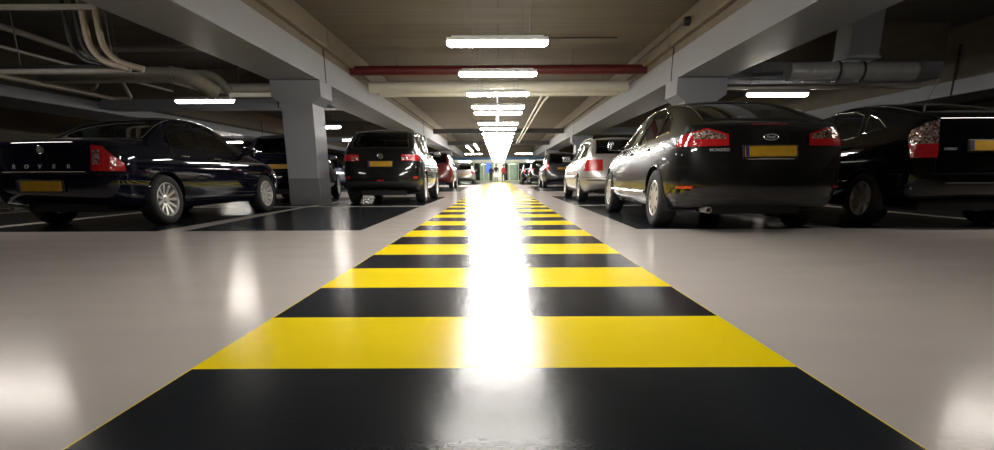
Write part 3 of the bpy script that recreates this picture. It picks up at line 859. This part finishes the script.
    # wheel wells, underbody, cabin
    for s in (1, -1):
        for a in (ax_r, ax_f):
            u = B()
            pts = [(Y(a) + ar * cos(th), sp['tr'] + ar * sin(th)) for th in [radians(q) for q in range(-20, 201, 20)]]
            x0, x1 = sorted((s * .5, s * (W - .03)))
            for p, q in zip(pts, pts[1:]): u.quad((x0, p[0], p[1]), (x1, p[0], p[1]), (x1, q[0], q[1]), (x0, q[0], q[1]))
            vv = [u.bm.verts.new((s * .5, p[0], p[1])) for p in pts]; u.bm.faces.new(vv); u.obj('wheel_arch', M_TRIM, t, merge=True)
    B().box(-.5, .5, Y(.35), Y(L - .3), .19, .5).obj('underbody', M_TRIM, t)
    # wheels
    for s in (1, -1):
        for a in (ax_r, ax_f):
            w = link('wheel', rim_m, t, (s * (W - .125), Y(a), sp['tr']))
            if s < 0: w.rotation_euler = (0, 0, pi)
            link('tyre', ty, w); link('brake_disc', disc_m, w)
    if det or sp.get('seats'):
        rf = sp['roof_z']
        B().box(-W * .8, W * .8, Y(sp['cab'][0]), Y(sp['cab'][1]), .25, .62, .03).obj('cabin_floor', M_SEAT, t)
        for sx in (-.37, .37):
            for yy in sp['seats_y']:
                st_ = B(); st_.box(sx - .24, sx + .24, Y(yy), Y(yy) + .12, .6, 1.05, .04); st_.box(sx - .13, sx + .13, Y(yy) + .01, Y(yy) + .09, 1.07, 1.25 if rf < 1.6 else 1.32, .035)
                st_.tube([(sx - .05, Y(yy) + .05, 1.0), (sx - .05, Y(yy) + .05, 1.1)], .008, 6); st_.tube([(sx + .05, Y(yy) + .05, 1.0), (sx + .05, Y(yy) + .05, 1.1)], .008, 6)
                st_.obj('seat', M_SEAT, t)
        B().box(-W * .75, W * .75, Y(sp['cab'][1]) - .25, Y(sp['cab'][1]), .6, .92, .05).obj('dashboard', M_SEAT, t)
    # mirrors
    for s in (1, -1):
        my, mz = Y(sp['mir'][0]), sp['mir'][1]
        hit = bvh.ray_cast(Vector((s * 2, my, mz)), Vector((-s, 0, 0)))[0]
        hx_ = abs(hit.x) if hit else W * .9
        m_ = B(); a0, a1 = sorted((s * (hx_ + .04), s * (hx_ + .23)))
        m_.box(a0, a1, my - .05, my + .06, mz - .01, mz + .13, .035); m_.tube([(s * (hx_ - .02), my + .02, mz), (s * (hx_ + .09), my + .02, mz + .04)], .02, 8)
        mo = m_.obj('door_mirror', PT, t, True)
        B().box(a0 + .02, a1 - .02, my - .056, my - .048, mz + .01, mz + .11).obj('mirror_glass', M_CHROME, mo)
    # things fixed on the tail
    def on_tail(x, z, ext=.004):
        hit, nn, *_ = bvh.ray_cast(Vector((x, -h - 1, z)), Vector((0, 1, 0)))
        return (hit, nn) if hit else (Vector((x, -h, z)), Vector((0, -1, 0)))
    def fix(o, x, z, off=.004):
        hit, nn = on_tail(x, z)
        q = (-nn).to_track_quat('-Z', 'Z')
        nn = Vector((nn.x, nn.y, nn.z)); xa = Vector((0, 0, 1)).cross(nn).normalized(); za = nn.cross(xa)
        R = Matrix((xa, za, nn)).transposed().to_4x4()
        o.matrix_local = Matrix.Translation(hit + nn * off) @ R
    pz = sp.get('plate')
    if pz:
        pl = B().box(-.26, .26, -.055, .055, -.004, .008, .003).obj('number_plate', M_PLATE, t); fix(pl, 0, pz, .010)
        B().box(-.258, -.222, -.053, .053, .006, .0095).obj('plate_band', M_PBLUE, pl)
        if det: B().box(-.28, .28, -.07, .07, -.02, .001, .006).obj('plate_holder', M_TRIM, pl)
    for (s_, x, z, size, spc, bold) in sp.get('text', []):
        if spc > 2:
            # widely spaced letters, each set on the curved panel
            n = len(s_)
            for i, ch in enumerate(s_):
                xx = x + (i - (n - 1) / 2) * spc * size / 2; o = link('lettering', text_mesh(ch, size, .003, bold=bold), t); fix(o, xx, z, .004)
        else:
            o = link('lettering', text_mesh(s_, size, .003, bold=bold, spacing=spc), t); fix(o, x, z, .006)
    for fn in sp.get('extra', []): fn(t, fix, Y, bvh)
    bm.free()
    return t

def reflector(x, z, w, hh, m=M_RLENS, name='reflector'):
    def f(t, fix, Y, bvh):
        for s in ((1, -1) if x else (1,)):
            o = B().box(-w / 2, w / 2, -hh / 2, hh / 2, -.01, .008, .003).obj(name, m, t); fix(o, x * s, z, .004)
    return f
def oval_badge(z, a, b, txt=None, m=M_ALLOY):
    def f(t, fix, Y, bvh):
        bb = B(); vs1 = [bb.bm.verts.new((a * cos(2 * pi * k / 32), b * sin(2 * pi * k / 32), .006)) for k in range(32)]
        vs0 = [bb.bm.verts.new((a * cos(2 * pi * k / 32), b * sin(2 * pi * k / 32), -.008)) for k in range(32)]
        bb.bm.faces.new(vs1); bb.bm.faces.new(vs0[::-1])
        for k in range(32): bb.bm.faces.new((vs0[k], vs0[(k + 1) % 32], vs1[(k + 1) % 32], vs1[k]))
        o = bb.obj('badge', M_BADGE if txt else m, t); fix(o, 0, z, .006)
        ring = [(a * cos(2 * pi * k / 32), b * sin(2 * pi * k / 32), .007) for k in range(32)]
        B().tube(ring, .0045, 6, True).obj('badge_rim', M_CHROME, o, True)
        if txt:
            l = link('lettering', text_mesh(txt, b * 1.5, .002, bold=.0005), o, (0, 0, .008))
            me = l.data
            for v in me.vertices: v.co.x += v.co.y * .35
    return f
M_LETTER = mat('bright_lettering', (0.40, 0.40, 0.42), 0.3, 0.2)
M_BADGE = mat('badge_blue', (0.012, 0.018, 0.045), 0.2)
def roundel(z, r):
    def f(t, fix, Y, bvh):
        ring = [(r * cos(2 * pi * k / 32), r * sin(2 * pi * k / 32), .004) for k in range(32)]
        o = B().tube(ring, .006, 6, True).obj('badge', M_CHROME, t, True); fix(o, 0, z, .006)
        k = r
        B().tube([(-.42 * k, .85 * k, .004), (0, .12 * k, .004), (.42 * k, .85 * k, .004)], .005, 6).obj('emblem', M_CHROME, o)
        B().tube([(-.86 * k, .4 * k, .004), (-.45 * k, -.8 * k, .004), (0, .0, .004), (.45 * k, -.8 * k, .004), (.86 * k, .4 * k, .004)], .005, 6).obj('emblem', M_CHROME, o)
    return f
def strip_on_tail(pts, r, m, name):
    def f(t, fix, Y, bvh):
        P = []
        for x, z in pts:
            hit, nn, *_ = bvh.ray_cast(Vector((x, -6, z)), Vector((0, 1, 0)))
            if hit: P.append(hit + nn * r * .4)
        if len(P) > 1: B().tube(P, r, 8).obj(name, m, t, True)
    return f
def side_strip(s0, s1, z0, z1, r, m, name='side_moulding'):
    def f(t, fix, Y, bvh):
        for s in (1, -1):
            P = []
            for i in range(15):
                q = i / 14; hit, nn, *_ = bvh.ray_cast(Vector((s * 3, Y(s0 + (s1 - s0) * q), z0 + (z1 - z0) * q)), Vector((-s, 0, 0)))
                if hit: P.append(hit + nn * r * .3)
            if len(P) > 1: B().tube(P, r, 8).obj(name, m, t, True)
    return f
def antenna(s, x, ln=.35, tilt=-.6):
    def f(t, fix, Y, bvh):
        hit, nn, *_ = bvh.ray_cast(Vector((x, Y(s), 3)), Vector((0, 0, -1)))
        if hit:
            o = B().lathe([(.018, -.01), (.014, .02), (.006, .035)], 12, 'z', hit).obj('aerial_base', M_TRIM, t, True)
            B().tube([hit + Vector((0, 0, .02)), hit + Vector((0, tilt * ln, ln * .8))], .003, 6).obj('aerial', M_TRIM, o)
    return f
def exhaust(x, s=.12):
    def f(t, fix, Y, bvh):
        B().lathe([(.028, 0), (.032, 0), (.032, .2), (.028, .2), (.028, .01)], 16, 'y', (x, Y(s), .24)).obj('exhaust_pipe', M_ALLOY, t, True)
    return f
def roof_rails(s0, s1, x, m):
    def f(t, fix, Y, bvh):
        for s in (1, -1):
            P = []
            for i in range(13):
                q = i / 12; hit, *_ = bvh.ray_cast(Vector((s * x, Y(s0 + (s1 - s0) * q), 3)), Vector((0, 0, -1)))
                if hit: P.append(hit + Vector((0, 0, .035 if 0 < i < 12 else .0)))
            B().tube(P, .014, 8).obj('roof_rail', m, t, True)
    return f
#CARS
# ------------------------------------------------------------------ hatchback (black, right of the walkway)
P_BLACK = mat('black_car_paint', (0.005, 0.005, 0.005), 0.32, 0.04, 0.95, 0.12, 0.05, 3)
P_NAVY = paint('navy_car_paint', (0.003, 0.004, 0.010), 0, .3)
P_BLACK2 = paint('deep_black_car_paint', (0.002, 0.002, 0.0022), 0, .35)
P_SILVER = paint('silver_car_paint', (0.42, 0.40, 0.38), .6, .32)
P_RED = paint('dark_red_car_paint', (0.13, 0.008, 0.012), .1, .3)
P_GREY = paint('dark_grey_car_paint', (0.05, 0.05, 0.052), .5, .3)
P_BLUE = paint('blue_car_paint', (0.01, 0.03, 0.13), .2, .3)
Lh = 4.78
HATCH = dict(L=4.78, W=.94, tr=.335, rr=.205, axle=1.02, wb=2.85, spokes=8, style='cover', paint=P_BLACK, roof_z=1.5,
  st=[(.20, .84, .30, .99, .70, 1.10, 1.125, [0, -.03, -.02, .0, .03, .05]),
      (.34, .95, .26, 1.00, .76, 1.115, 1.15),
      (.62, .985, .22, 1.00, .72, 1.22, 1.255),
      (1.15, 1.0, .21, .985, .655, 1.375, 1.43),
      (1.70, 1.0, .20, .965, .635, 1.455, 1.505),
      (2.35, 1.0, .20, .945, .63, 1.46, 1.515),
      (2.95, 1.0, .20, .925, .62, 1.39, 1.445),
      (3.70, .99, .20, .90, .70, .985, 1.03),
      (4.20, .96, .22, .83, .66, .875, .91),
      (4.58, .86, .26, .70, .58, .72, .75)],
  rear=[(.10, .12), (.0, .03), (.02, .05), (.10, .13), (.13, .16), (.17, .19)],
  front=[(4.70, 4.68), (4.78, 4.75), (4.78, 4.75), (4.74, 4.72), (4.72, 4.68), (4.66, 4.65)],
  rail_crease=.35, belt_crease=.5, ring_crease=[(1, .5)],
  doors=[([(1.18, .98), (1.32, 1.40), (1.62, 1.475), (2.16, 1.49), (2.20, .95), (2.20, .28), (1.38, .28), (1.12, .60)], [(1.30, 1.03), (1.46, 1.34), (1.68, 1.405), (2.12, 1.42), (2.12, .99)]),
         ([(2.215, .95), (2.175, 1.49), (2.6, 1.47), (3.0, 1.39), (3.62, 1.01), (3.62, .28), (2.215, .28)], [(2.20, .985), (2.20, 1.42), (2.58, 1.40), (2.93, 1.315), (3.48, 1.0), (3.40, .965)])],
  qwin=[[(.86, 1.075), (1.10, 1.235), (1.40, 1.33), (1.26, 1.04)]],
  boot=[(-.42, .66), (.42, .66), (.62, .80), (.66, 1.10), (-.66, 1.10), (-.62, .80)],
  bump_z=.68, bump_y=.5, val_z=.37,
  rwin=[(-.60, 1.165), (.60, 1.165), (.52, 1.42), (-.52, 1.42)], rw_lim=1.45,
  fwin=[(-.62, 1.04), (.62, 1.04), (.52, 1.42), (-.52, 1.42)], fw_lim=2.9,
  lights=[('red', 'y', [(.41, .885), (.41, 1.0), (.62, 1.065), (.80, 1.01), (.95, .90), (.95, .885)]),
          ('red', 'x', [(.0, .885), (.0, .96), (.25, 1.02), (.40, .93), (.40, .885)]),
          ('clear', 'y', [(.44, .955), (.44, .99), (.62, 1.052), (.755, 1.01), (.74, .955)]),
          ('head', 'f', [(.5, .62), (.5, .72), (.9, .78), (.9, .64)])],
  win_trim=M_CHROME, handle=P_BLACK, plate=.825, mir=(3.32, .98), cab=(1.3, 3.75), seats_y=(1.5, 2.45),
  text=[('MONDEO', -.50, .845, .042, 1.1, .0008)], glass=M_GLASS, glass_r=M_GLASSD,
  extra=[reflector(.80, .475, .20, .028), oval_badge(.965, .075, .03, 'Ford'), strip_on_tail([(-.18 + .04 * i, 1.095) for i in range(10)], .010, M_DLENS, 'high_brake_light'),
         strip_on_tail([(-.24 + .04 * i, .755) for i in range(13)], .008, M_CHROME, 'plate_lamp_strip'), side_strip(1.45, 3.5, .40, .40, .018, P_BLACK, 'side_moulding'), exhaust(-.55, .16)],
  x=2.77, y=5.95, label='glossy black five door hatchback nearest on the right beside the walkway')
car(HATCH, 'hatchback_car')

# ------------------------------------------------------------------ dark blue saloon, left
SALOON = dict(L=4.52, W=.85, tr=.315, rr=.215, axle=.97, wb=2.62, spokes=11, style='alloy', paint=P_NAVY, roof_z=1.4, saloon=True,
  st=[(.17, .86, .31, .93, .66, 1.00, 1.01, [0, -.03, -.02, .0, .02, .03]),
      (.32, .96, .26, .945, .69, 1.015, 1.03),
      (.78, .99, .22, .945, .67, 1.005, 1.03),
      (.98, 1.0, .21, .94, .64, 1.06, 1.085),
      (1.42, 1.0, .20, .93, .585, 1.30, 1.345),
      (1.86, 1.0, .20, .92, .565, 1.385, 1.43),
      (2.36, 1.0, .20, .91, .56, 1.385, 1.435),
      (2.78, 1.0, .20, .90, .56, 1.31, 1.36),
      (3.42, .99, .20, .87, .64, .945, .985),
      (3.95, .96, .22, .80, .60, .845, .875),
      (4.33, .86, .26, .67, .54, .69, .71)],
  rear=[(.08, .10), (.0, .03), (.03, .05), (.10, .12), (.12, .14), (.14, .16)],
  front=[(4.44, 4.42), (4.52, 4.49), (4.52, 4.49), (4.48, 4.46), (4.45, 4.42), (4.40, 4.38)],
  doors=[([(1.22, .95), (1.36, 1.24), (1.66, 1.375), (2.02, 1.40), (2.04, .92), (2.04, .28), (1.32, .28), (1.10, .58)], [(1.30, .985), (1.44, 1.22), (1.70, 1.325), (1.98, 1.34), (1.98, .955)]),
         ([(2.055, .92), (2.035, 1.40), (2.4, 1.39), (2.78, 1.31), (3.34, .97), (3.34, .28), (2.055, .28)], [(2.05, .95), (2.05, 1.34), (2.36, 1.33), (2.70, 1.25), (3.22, .965), (3.14, .935)])],
  qwin=[[(1.16, .99), (1.24, 1.08), (1.36, 1.17), (1.26, .98)]],
  boot=[(-.54, .64), (.54, .64), (.56, 1.06), (-.56, 1.06)], boot_lim=.6,
  bump_z=.635, bump_y=.45,
  rwin=[(-.58, 1.075), (.58, 1.075), (.49, 1.355), (-.49, 1.355)], rw_lim=1.7,
  fwin=[(-.56, 1.0), (.56, 1.0), (.47, 1.33), (-.47, 1.33)], fw_lim=2.7,
  lights=[('red', 'y', [(.555, .665), (.555, .955), (.66, .94), (.77, .80), (.83, .665)]),
          
          ('clear', 'y', [(.57, .74), (.57, .90), (.635, .90), (.635, .74)]),
          ('head', 'f', [(.45, .56), (.45, .66), (.8, .70), (.8, .58)])],
  handle=M_CHROME, plate=.50, mir=(3.00, .93), cab=(1.2, 3.45), seats_y=(1.35, 2.25),
  text=[('ROVER', 0, .715, .065, 5.0, .001)], glass=M_GLASS,
  extra=[oval_badge(.90, .035, .045), strip_on_tail([(-.50 + .1 * i, .66) for i in range(11)], .006, M_CHROME, 'boot_trim'), side_strip(1.3, 3.3, .56, .56, .013, P_NAVY), exhaust(-.5)],
  x=-5.34, y=6.86, rz=radians(-4.8), scale=(1.06, 1.044, 1.02), label='dark blue saloon with silver multi-spoke wheels parked on the left')
car(SALOON, 'saloon_car')

# ------------------------------------------------------------------ black hybrid hatchback, far right
HYBRID = dict(L=4.45, W=.8625, tr=.31, rr=.205, axle=.90, wb=2.70, spokes=7, style='wide', paint=P_BLACK2, roof_z=1.5,
  st=[(.17, .86, .33, 1.08, .67, 1.19, 1.20, [0, -.03, -.02, .0, .0, .0]),
      (.29, .95, .27, 1.07, .69, 1.225, 1.24),
      (.60, .985, .22, 1.05, .66, 1.285, 1.315),
      (1.10, 1.0, .20, 1.01, .635, 1.385, 1.43),
      (1.70, 1.0, .20, .975, .61, 1.455, 1.50),
      (2.20, 1.0, .20, .95, .60, 1.44, 1.50),
      (2.70, 1.0, .20, .925, .59, 1.36, 1.42),
      (3.50, .99, .20, .89, .66, 1.02, 1.06),
      (4.00, .95, .22, .80, .60, .86, .89),
      (4.30, .85, .26, .66, .54, .70, .72)],
  rear=[(.08, .10), (.0, .03), (.02, .05), (.10, .12), (.12, .14), (.13, .15)],
  front=[(4.37, 4.35), (4.45, 4.42), (4.45, 4.42), (4.41, 4.39), (4.37, 4.34), (4.32, 4.30)],
  ring_crease=[(1, .2)],
  doors=[([(1.10, 1.00), (1.22, 1.36), (1.60, 1.44), (2.04, 1.46), (2.08, .95), (2.08, .28), (1.30, .28), (1.04, .60)], [(1.20, 1.05), (1.34, 1.31), (1.62, 1.385), (2.02, 1.40), (2.02, 1.0)]),
         ([(2.095, .95), (2.055, 1.46), (2.5, 1.43), (2.9, 1.33), (3.45, 1.0), (3.45, .28), (2.095, .28)], [(2.08, .99), (2.08, 1.395), (2.46, 1.37), (2.80, 1.29), (3.32, 1.02), (3.22, .965)])],
  qwin=[[(.74, 1.12), (.98, 1.24), (1.24, 1.315), (1.12, 1.08)]],
  boot=[(-.57, .60), (.57, .60), (.58, 1.30), (-.58, 1.30)], bump_z=.60,
  rwin=[(-.58, 1.262), (.58, 1.262), (.5, 1.42), (-.5, 1.42)], rw_lim=1.5,
  fwin=[(-.6, 1.08), (.6, 1.08), (.48, 1.40), (-.48, 1.40)], fw_lim=2.6,
  lights=[('red', 'y', [(.555, .77), (.555, .915), (.785, .915), (.77, .77)]),
          ('clear', 'y', [(.555, .915), (.565, 1.16), (.68, 1.13), (.785, 1.04), (.785, .915)]),
          ('head', 'f', [(.5, .62), (.5, .72), (.82, .78), (.82, .64)])],
  trim_r=.006, plate=.885, mir=(3.12, .98), cab=(1.2, 3.5), seats_y=(1.4, 2.3), win_trim=M_CHROME,
  text=[('HYBRID', -.44, .855, .035, 1.05, .0006)], glass=M_GLASS, glass_r=M_GLASSD,
  extra=[strip_on_tail([(-.45 + .1 * i, .50) for i in range(10)], .008, M_VAL, 'bumper_trim'), antenna(.75, -.35, .4, -.4)],
  x=5.31, y=6.30, label='black hybrid hatchback with tall sparkling rear lamp at the right edge')
car(HYBRID, 'hybrid_car')

# ------------------------------------------------------------------ upright-tailed cars
def upright(L, W, H, b, slant=.35, tr=.32, rr=.21, axle=.9, wb=2.65, hood=None, lvl=2, **k):
    zl = .20 if H < 1.6 else .26
    hd = hood or b - .04
    x0 = W * .80; x1 = W * .70 if H < 1.6 else W * .74
    st = [(.17, .88, zl + .10, b, x0, b + .085, b + .095, [0, -.03, -.02, 0, .0, .0]),
          (.27, .96, zl + .05, b, (x0 * .9 + x1 * .1), b + .10 + (H - b) * .22, b + .12 + (H - b) * .22),
          (.27 + slant * .55, .99, zl + .02, b, (x0 + x1 * 2) / 3, H - .19, H - .16),
          (.27 + slant, 1, zl, b, x1, H - .07, H - .028),
          (L * .36, 1, zl, b - .01, x1, H - .05, H),
          (L * .50, 1, zl, b - .02, x1 * .99, H - .055, H - .005),
          (L * .60, 1, zl, b - .03, x1 * .97, H - .13, H - .08),
          (L * .76, .99, zl, b - .05, x0 * .93, hd + .06, hd + .10),
          (L * .88, .96, zl + .02, b - .12, x0 * .86, hd - .06, hd - .02),
          (L * .965, .87, zl + .06, b - .25, x0 * .75, hd - .20, hd - .18)]
    d = dict(L=L, W=W, tr=tr, rr=rr, axle=axle, wb=wb, lvl=lvl, st=st, roof_z=H,
        rear=[(.08, .10), (.0, .03), (.03, .05), (.10, .12), (.13, .14), (.16, .17)],
        front=[(L - .08, L - .1), (L, L - .03), (L, L - .03), (L - .03, L - .05), (L - .06, L - .08), (L - .1, L - .12)],
        rwin=[(-W * .70, b + .12), (W * .70, b + .12), (W * .62, H - .12), (-W * .62, H - .12)], rw_lim=.35 + slant,
        fwin=[(-W * .64, hd + .13), (W * .64, hd + .13), (W * .56, H - .16), (-W * .56, H - .16)], fw_lim=L * .56,
        doors=[([], [(axle + .35, b + .035), (axle + .38, H - .13), (L * .45, H - .12), (L * .45, b + .02)]),
               ([], [(L * .465, b + .02), (L * .465, H - .12), (L * .575, H - .155), (L * .70, b + .09), (L * .70, b + .0)])],
        qwin=[[(.27 + slant * .45, b + .06), (.30 + slant * .95, H - .18), (axle + .30, H - .14), (axle + .27, b + .035)]],
        fw=None, detail=False, mir=(L * .66, b + .02), cab=(.9, L * .7), seats_y=(L * .33, L * .5), spokes=8, style='alloy', glass=M_GLASS)
    d.update(k); return d
def lamps(x0, x1, z0, z1, wrap=.22, clear=None, hz=.62):
    r = [('red', 'y', [(x0, z0), (x0, z1), (x1 + .12, z1), (x1 + .12, z0)]), ('red', 'x', [(0, z0), (0, z1), (wrap, z1), (wrap + .04, z0)])]
    if clear: r.append(('clear', 'y', clear))
    r.append(('head', 'f', [(.5, hz), (.5, hz + .11), (.86, hz + .15), (.86, hz + .02)]))
    return r

car(upright(4.43, .905, 1.67, 1.09, .42, tr=.345, rr=.225, axle=.90, wb=2.60, lvl=3, paint=P_BLACK, plate=.865, spokes=5, style='wide',
    lights=lamps(.47, .88, .935, 1.065, .20, [(.50, .96), (.50, 1.0), (.60, 1.01), (.60, .96)]), detail=True, win_trim=M_CHROME,
    boot=[(-.66, .60), (.66, .60), (.70, 1.60), (-.70, 1.60)], boot_lim=.9, bump_z=.60, val_z=.50, bump_mat=P_BLACK,
    doors=[([(1.30, 1.04), (1.30, 1.55), (2.0, 1.60), (2.02, 1.0), (2.02, .36), (1.42, .36), (1.24, .7)], [(1.36, 1.13), (1.40, 1.53), (1.96, 1.55), (1.96, 1.11)]),
           ([(2.035, 1.0), (2.035, 1.60), (2.55, 1.56), (3.1, 1.15), (3.1, .36), (2.035, .36)], [(2.05, 1.11), (2.05, 1.55), (2.50, 1.50), (3.02, 1.15), (3.0, 1.08)])],
    extra=[reflector(.75, .58, .10, .05), reflector(0, .52, .14, .03), roundel(1.03, .055), roof_rails(.75, 2.8, .66, M_VAL)],
    text=[('TDI', .50, .985, .045, 1.0, .001)],
    x=-2.60, y=12.83, label='black sport utility car parked left of the walkway behind the column'), 'sport_utility_car')

car(upright(4.84, .90, 1.50, .95, .48, tr=.32, rr=.21, axle=1.05, wb=2.83, lvl=3, paint=P_SILVER, plate=.62, spokes=10,
    lights=lamps(.47, .84, .70, .945, .20), detail=True, win_trim=M_CHROME,
    boot=[(-.46, .56), (.46, .56), (.70, .97), (.66, 1.44), (-.66, 1.44), (-.70, .97)], boot_lim=.9, bump_z=.56,
    doors=[([(1.44, .92), (1.44, 1.38), (2.16, 1.43), (2.18, .9), (2.18, .3), (1.56, .3), (1.36, .65)], [(1.50, .985), (1.52, 1.37), (2.12, 1.39), (2.12, .97)]),
           ([(2.195, .9), (2.195, 1.43), (2.75, 1.40), (3.5, .97), (3.5, .3), (2.195, .3)], [(2.21, .97), (2.21, 1.39), (2.72, 1.345), (3.36, 1.01), (3.34, .95)])],
    handle=P_SILVER, extra=[side_strip(1.5, 3.6, .58, .58, .02, P_SILVER), strip_on_tail([(-.8 + .1 * i, .50) for i in range(17)], .012, M_TRIM, 'bumper_strip'), roof_rails(.9, 2.9, .60, M_ALLOY)],
    text=[], x=2.80, y=13.05, label='silver estate car with roof rails behind the black hatchback'), 'estate_car')

car(upright(3.85, .85, 1.64, 1.03, .38, rz=radians(6), lvl=3, paint=P_NAVY, plate=.84, lights=lamps(.62, .86, .85, 1.25, .12), seats=True,
    extra=[strip_on_tail([(-.35 + .1 * i, 1.01) for i in range(8)], .008, M_CHROME, 'tailgate_trim')], x=-5.27, y=13.95,
    label='dark blue people carrier half hidden behind the pale column'), 'people_carrier')
car(upright(4.2, .86, 1.70, 1.0, .36, paint=P_BLUE, plate=.8, lights=lamps(.52, .80, .80, 1.32, .2), x=-8.85, y=27.6,
    label='blue hatchback with a tall red lamp seen between the column and the black SUV'), 'hatchback_car')
car(upright(4.6, .91, 1.80, 1.10, .34, paint=P_RED, plate=.95, lights=lamps(.62, .88, .90, 1.12, .2), tr=.33, x=-3.18, y=28.6, seats=True,
    label='dark red people carrier parked beyond the lane on the left'), 'people_carrier')
car(upright(4.1, .82, 1.60, .98, .40, paint=P_SILVER, plate=.7, lights=lamps(.55, .84, .8, 1.05, .2), x=-2.78, y=46.9,
    label='small silver hatchback farthest along the left side'), 'hatchback_car')
car(upright(4.75, .92, 1.78, 1.08, .36, tr=.35, rr=.23, paint=P_GREY, plate=.95, lights=lamps(.64, .88, .88, 1.22, .14), x=3.18, y=29.4, seats=True,
    extra=[roof_rails(.8, 3.0, .66, M_ALLOY)], label='dark grey people carrier beyond the silver estate car'), 'people_carrier')
car(upright(4.3, .88, 1.66, 1.0, .38, paint=P_BLACK, plate=.8, lights=lamps(.6, .86, .85, 1.1, .16), x=2.98, y=40.3,
    label='black car parked beyond the dark grey people carrier'), 'hatchback_car')
car(upright(4.3, .88, 1.66, 1.0, .38, paint=P_NAVY, plate=.8, lights=lamps(.6, .86, .85, 1.1, .16), x=2.70, y=46.3,
    label='farthest dark car on the right before the lobby'), 'hatchback_car')
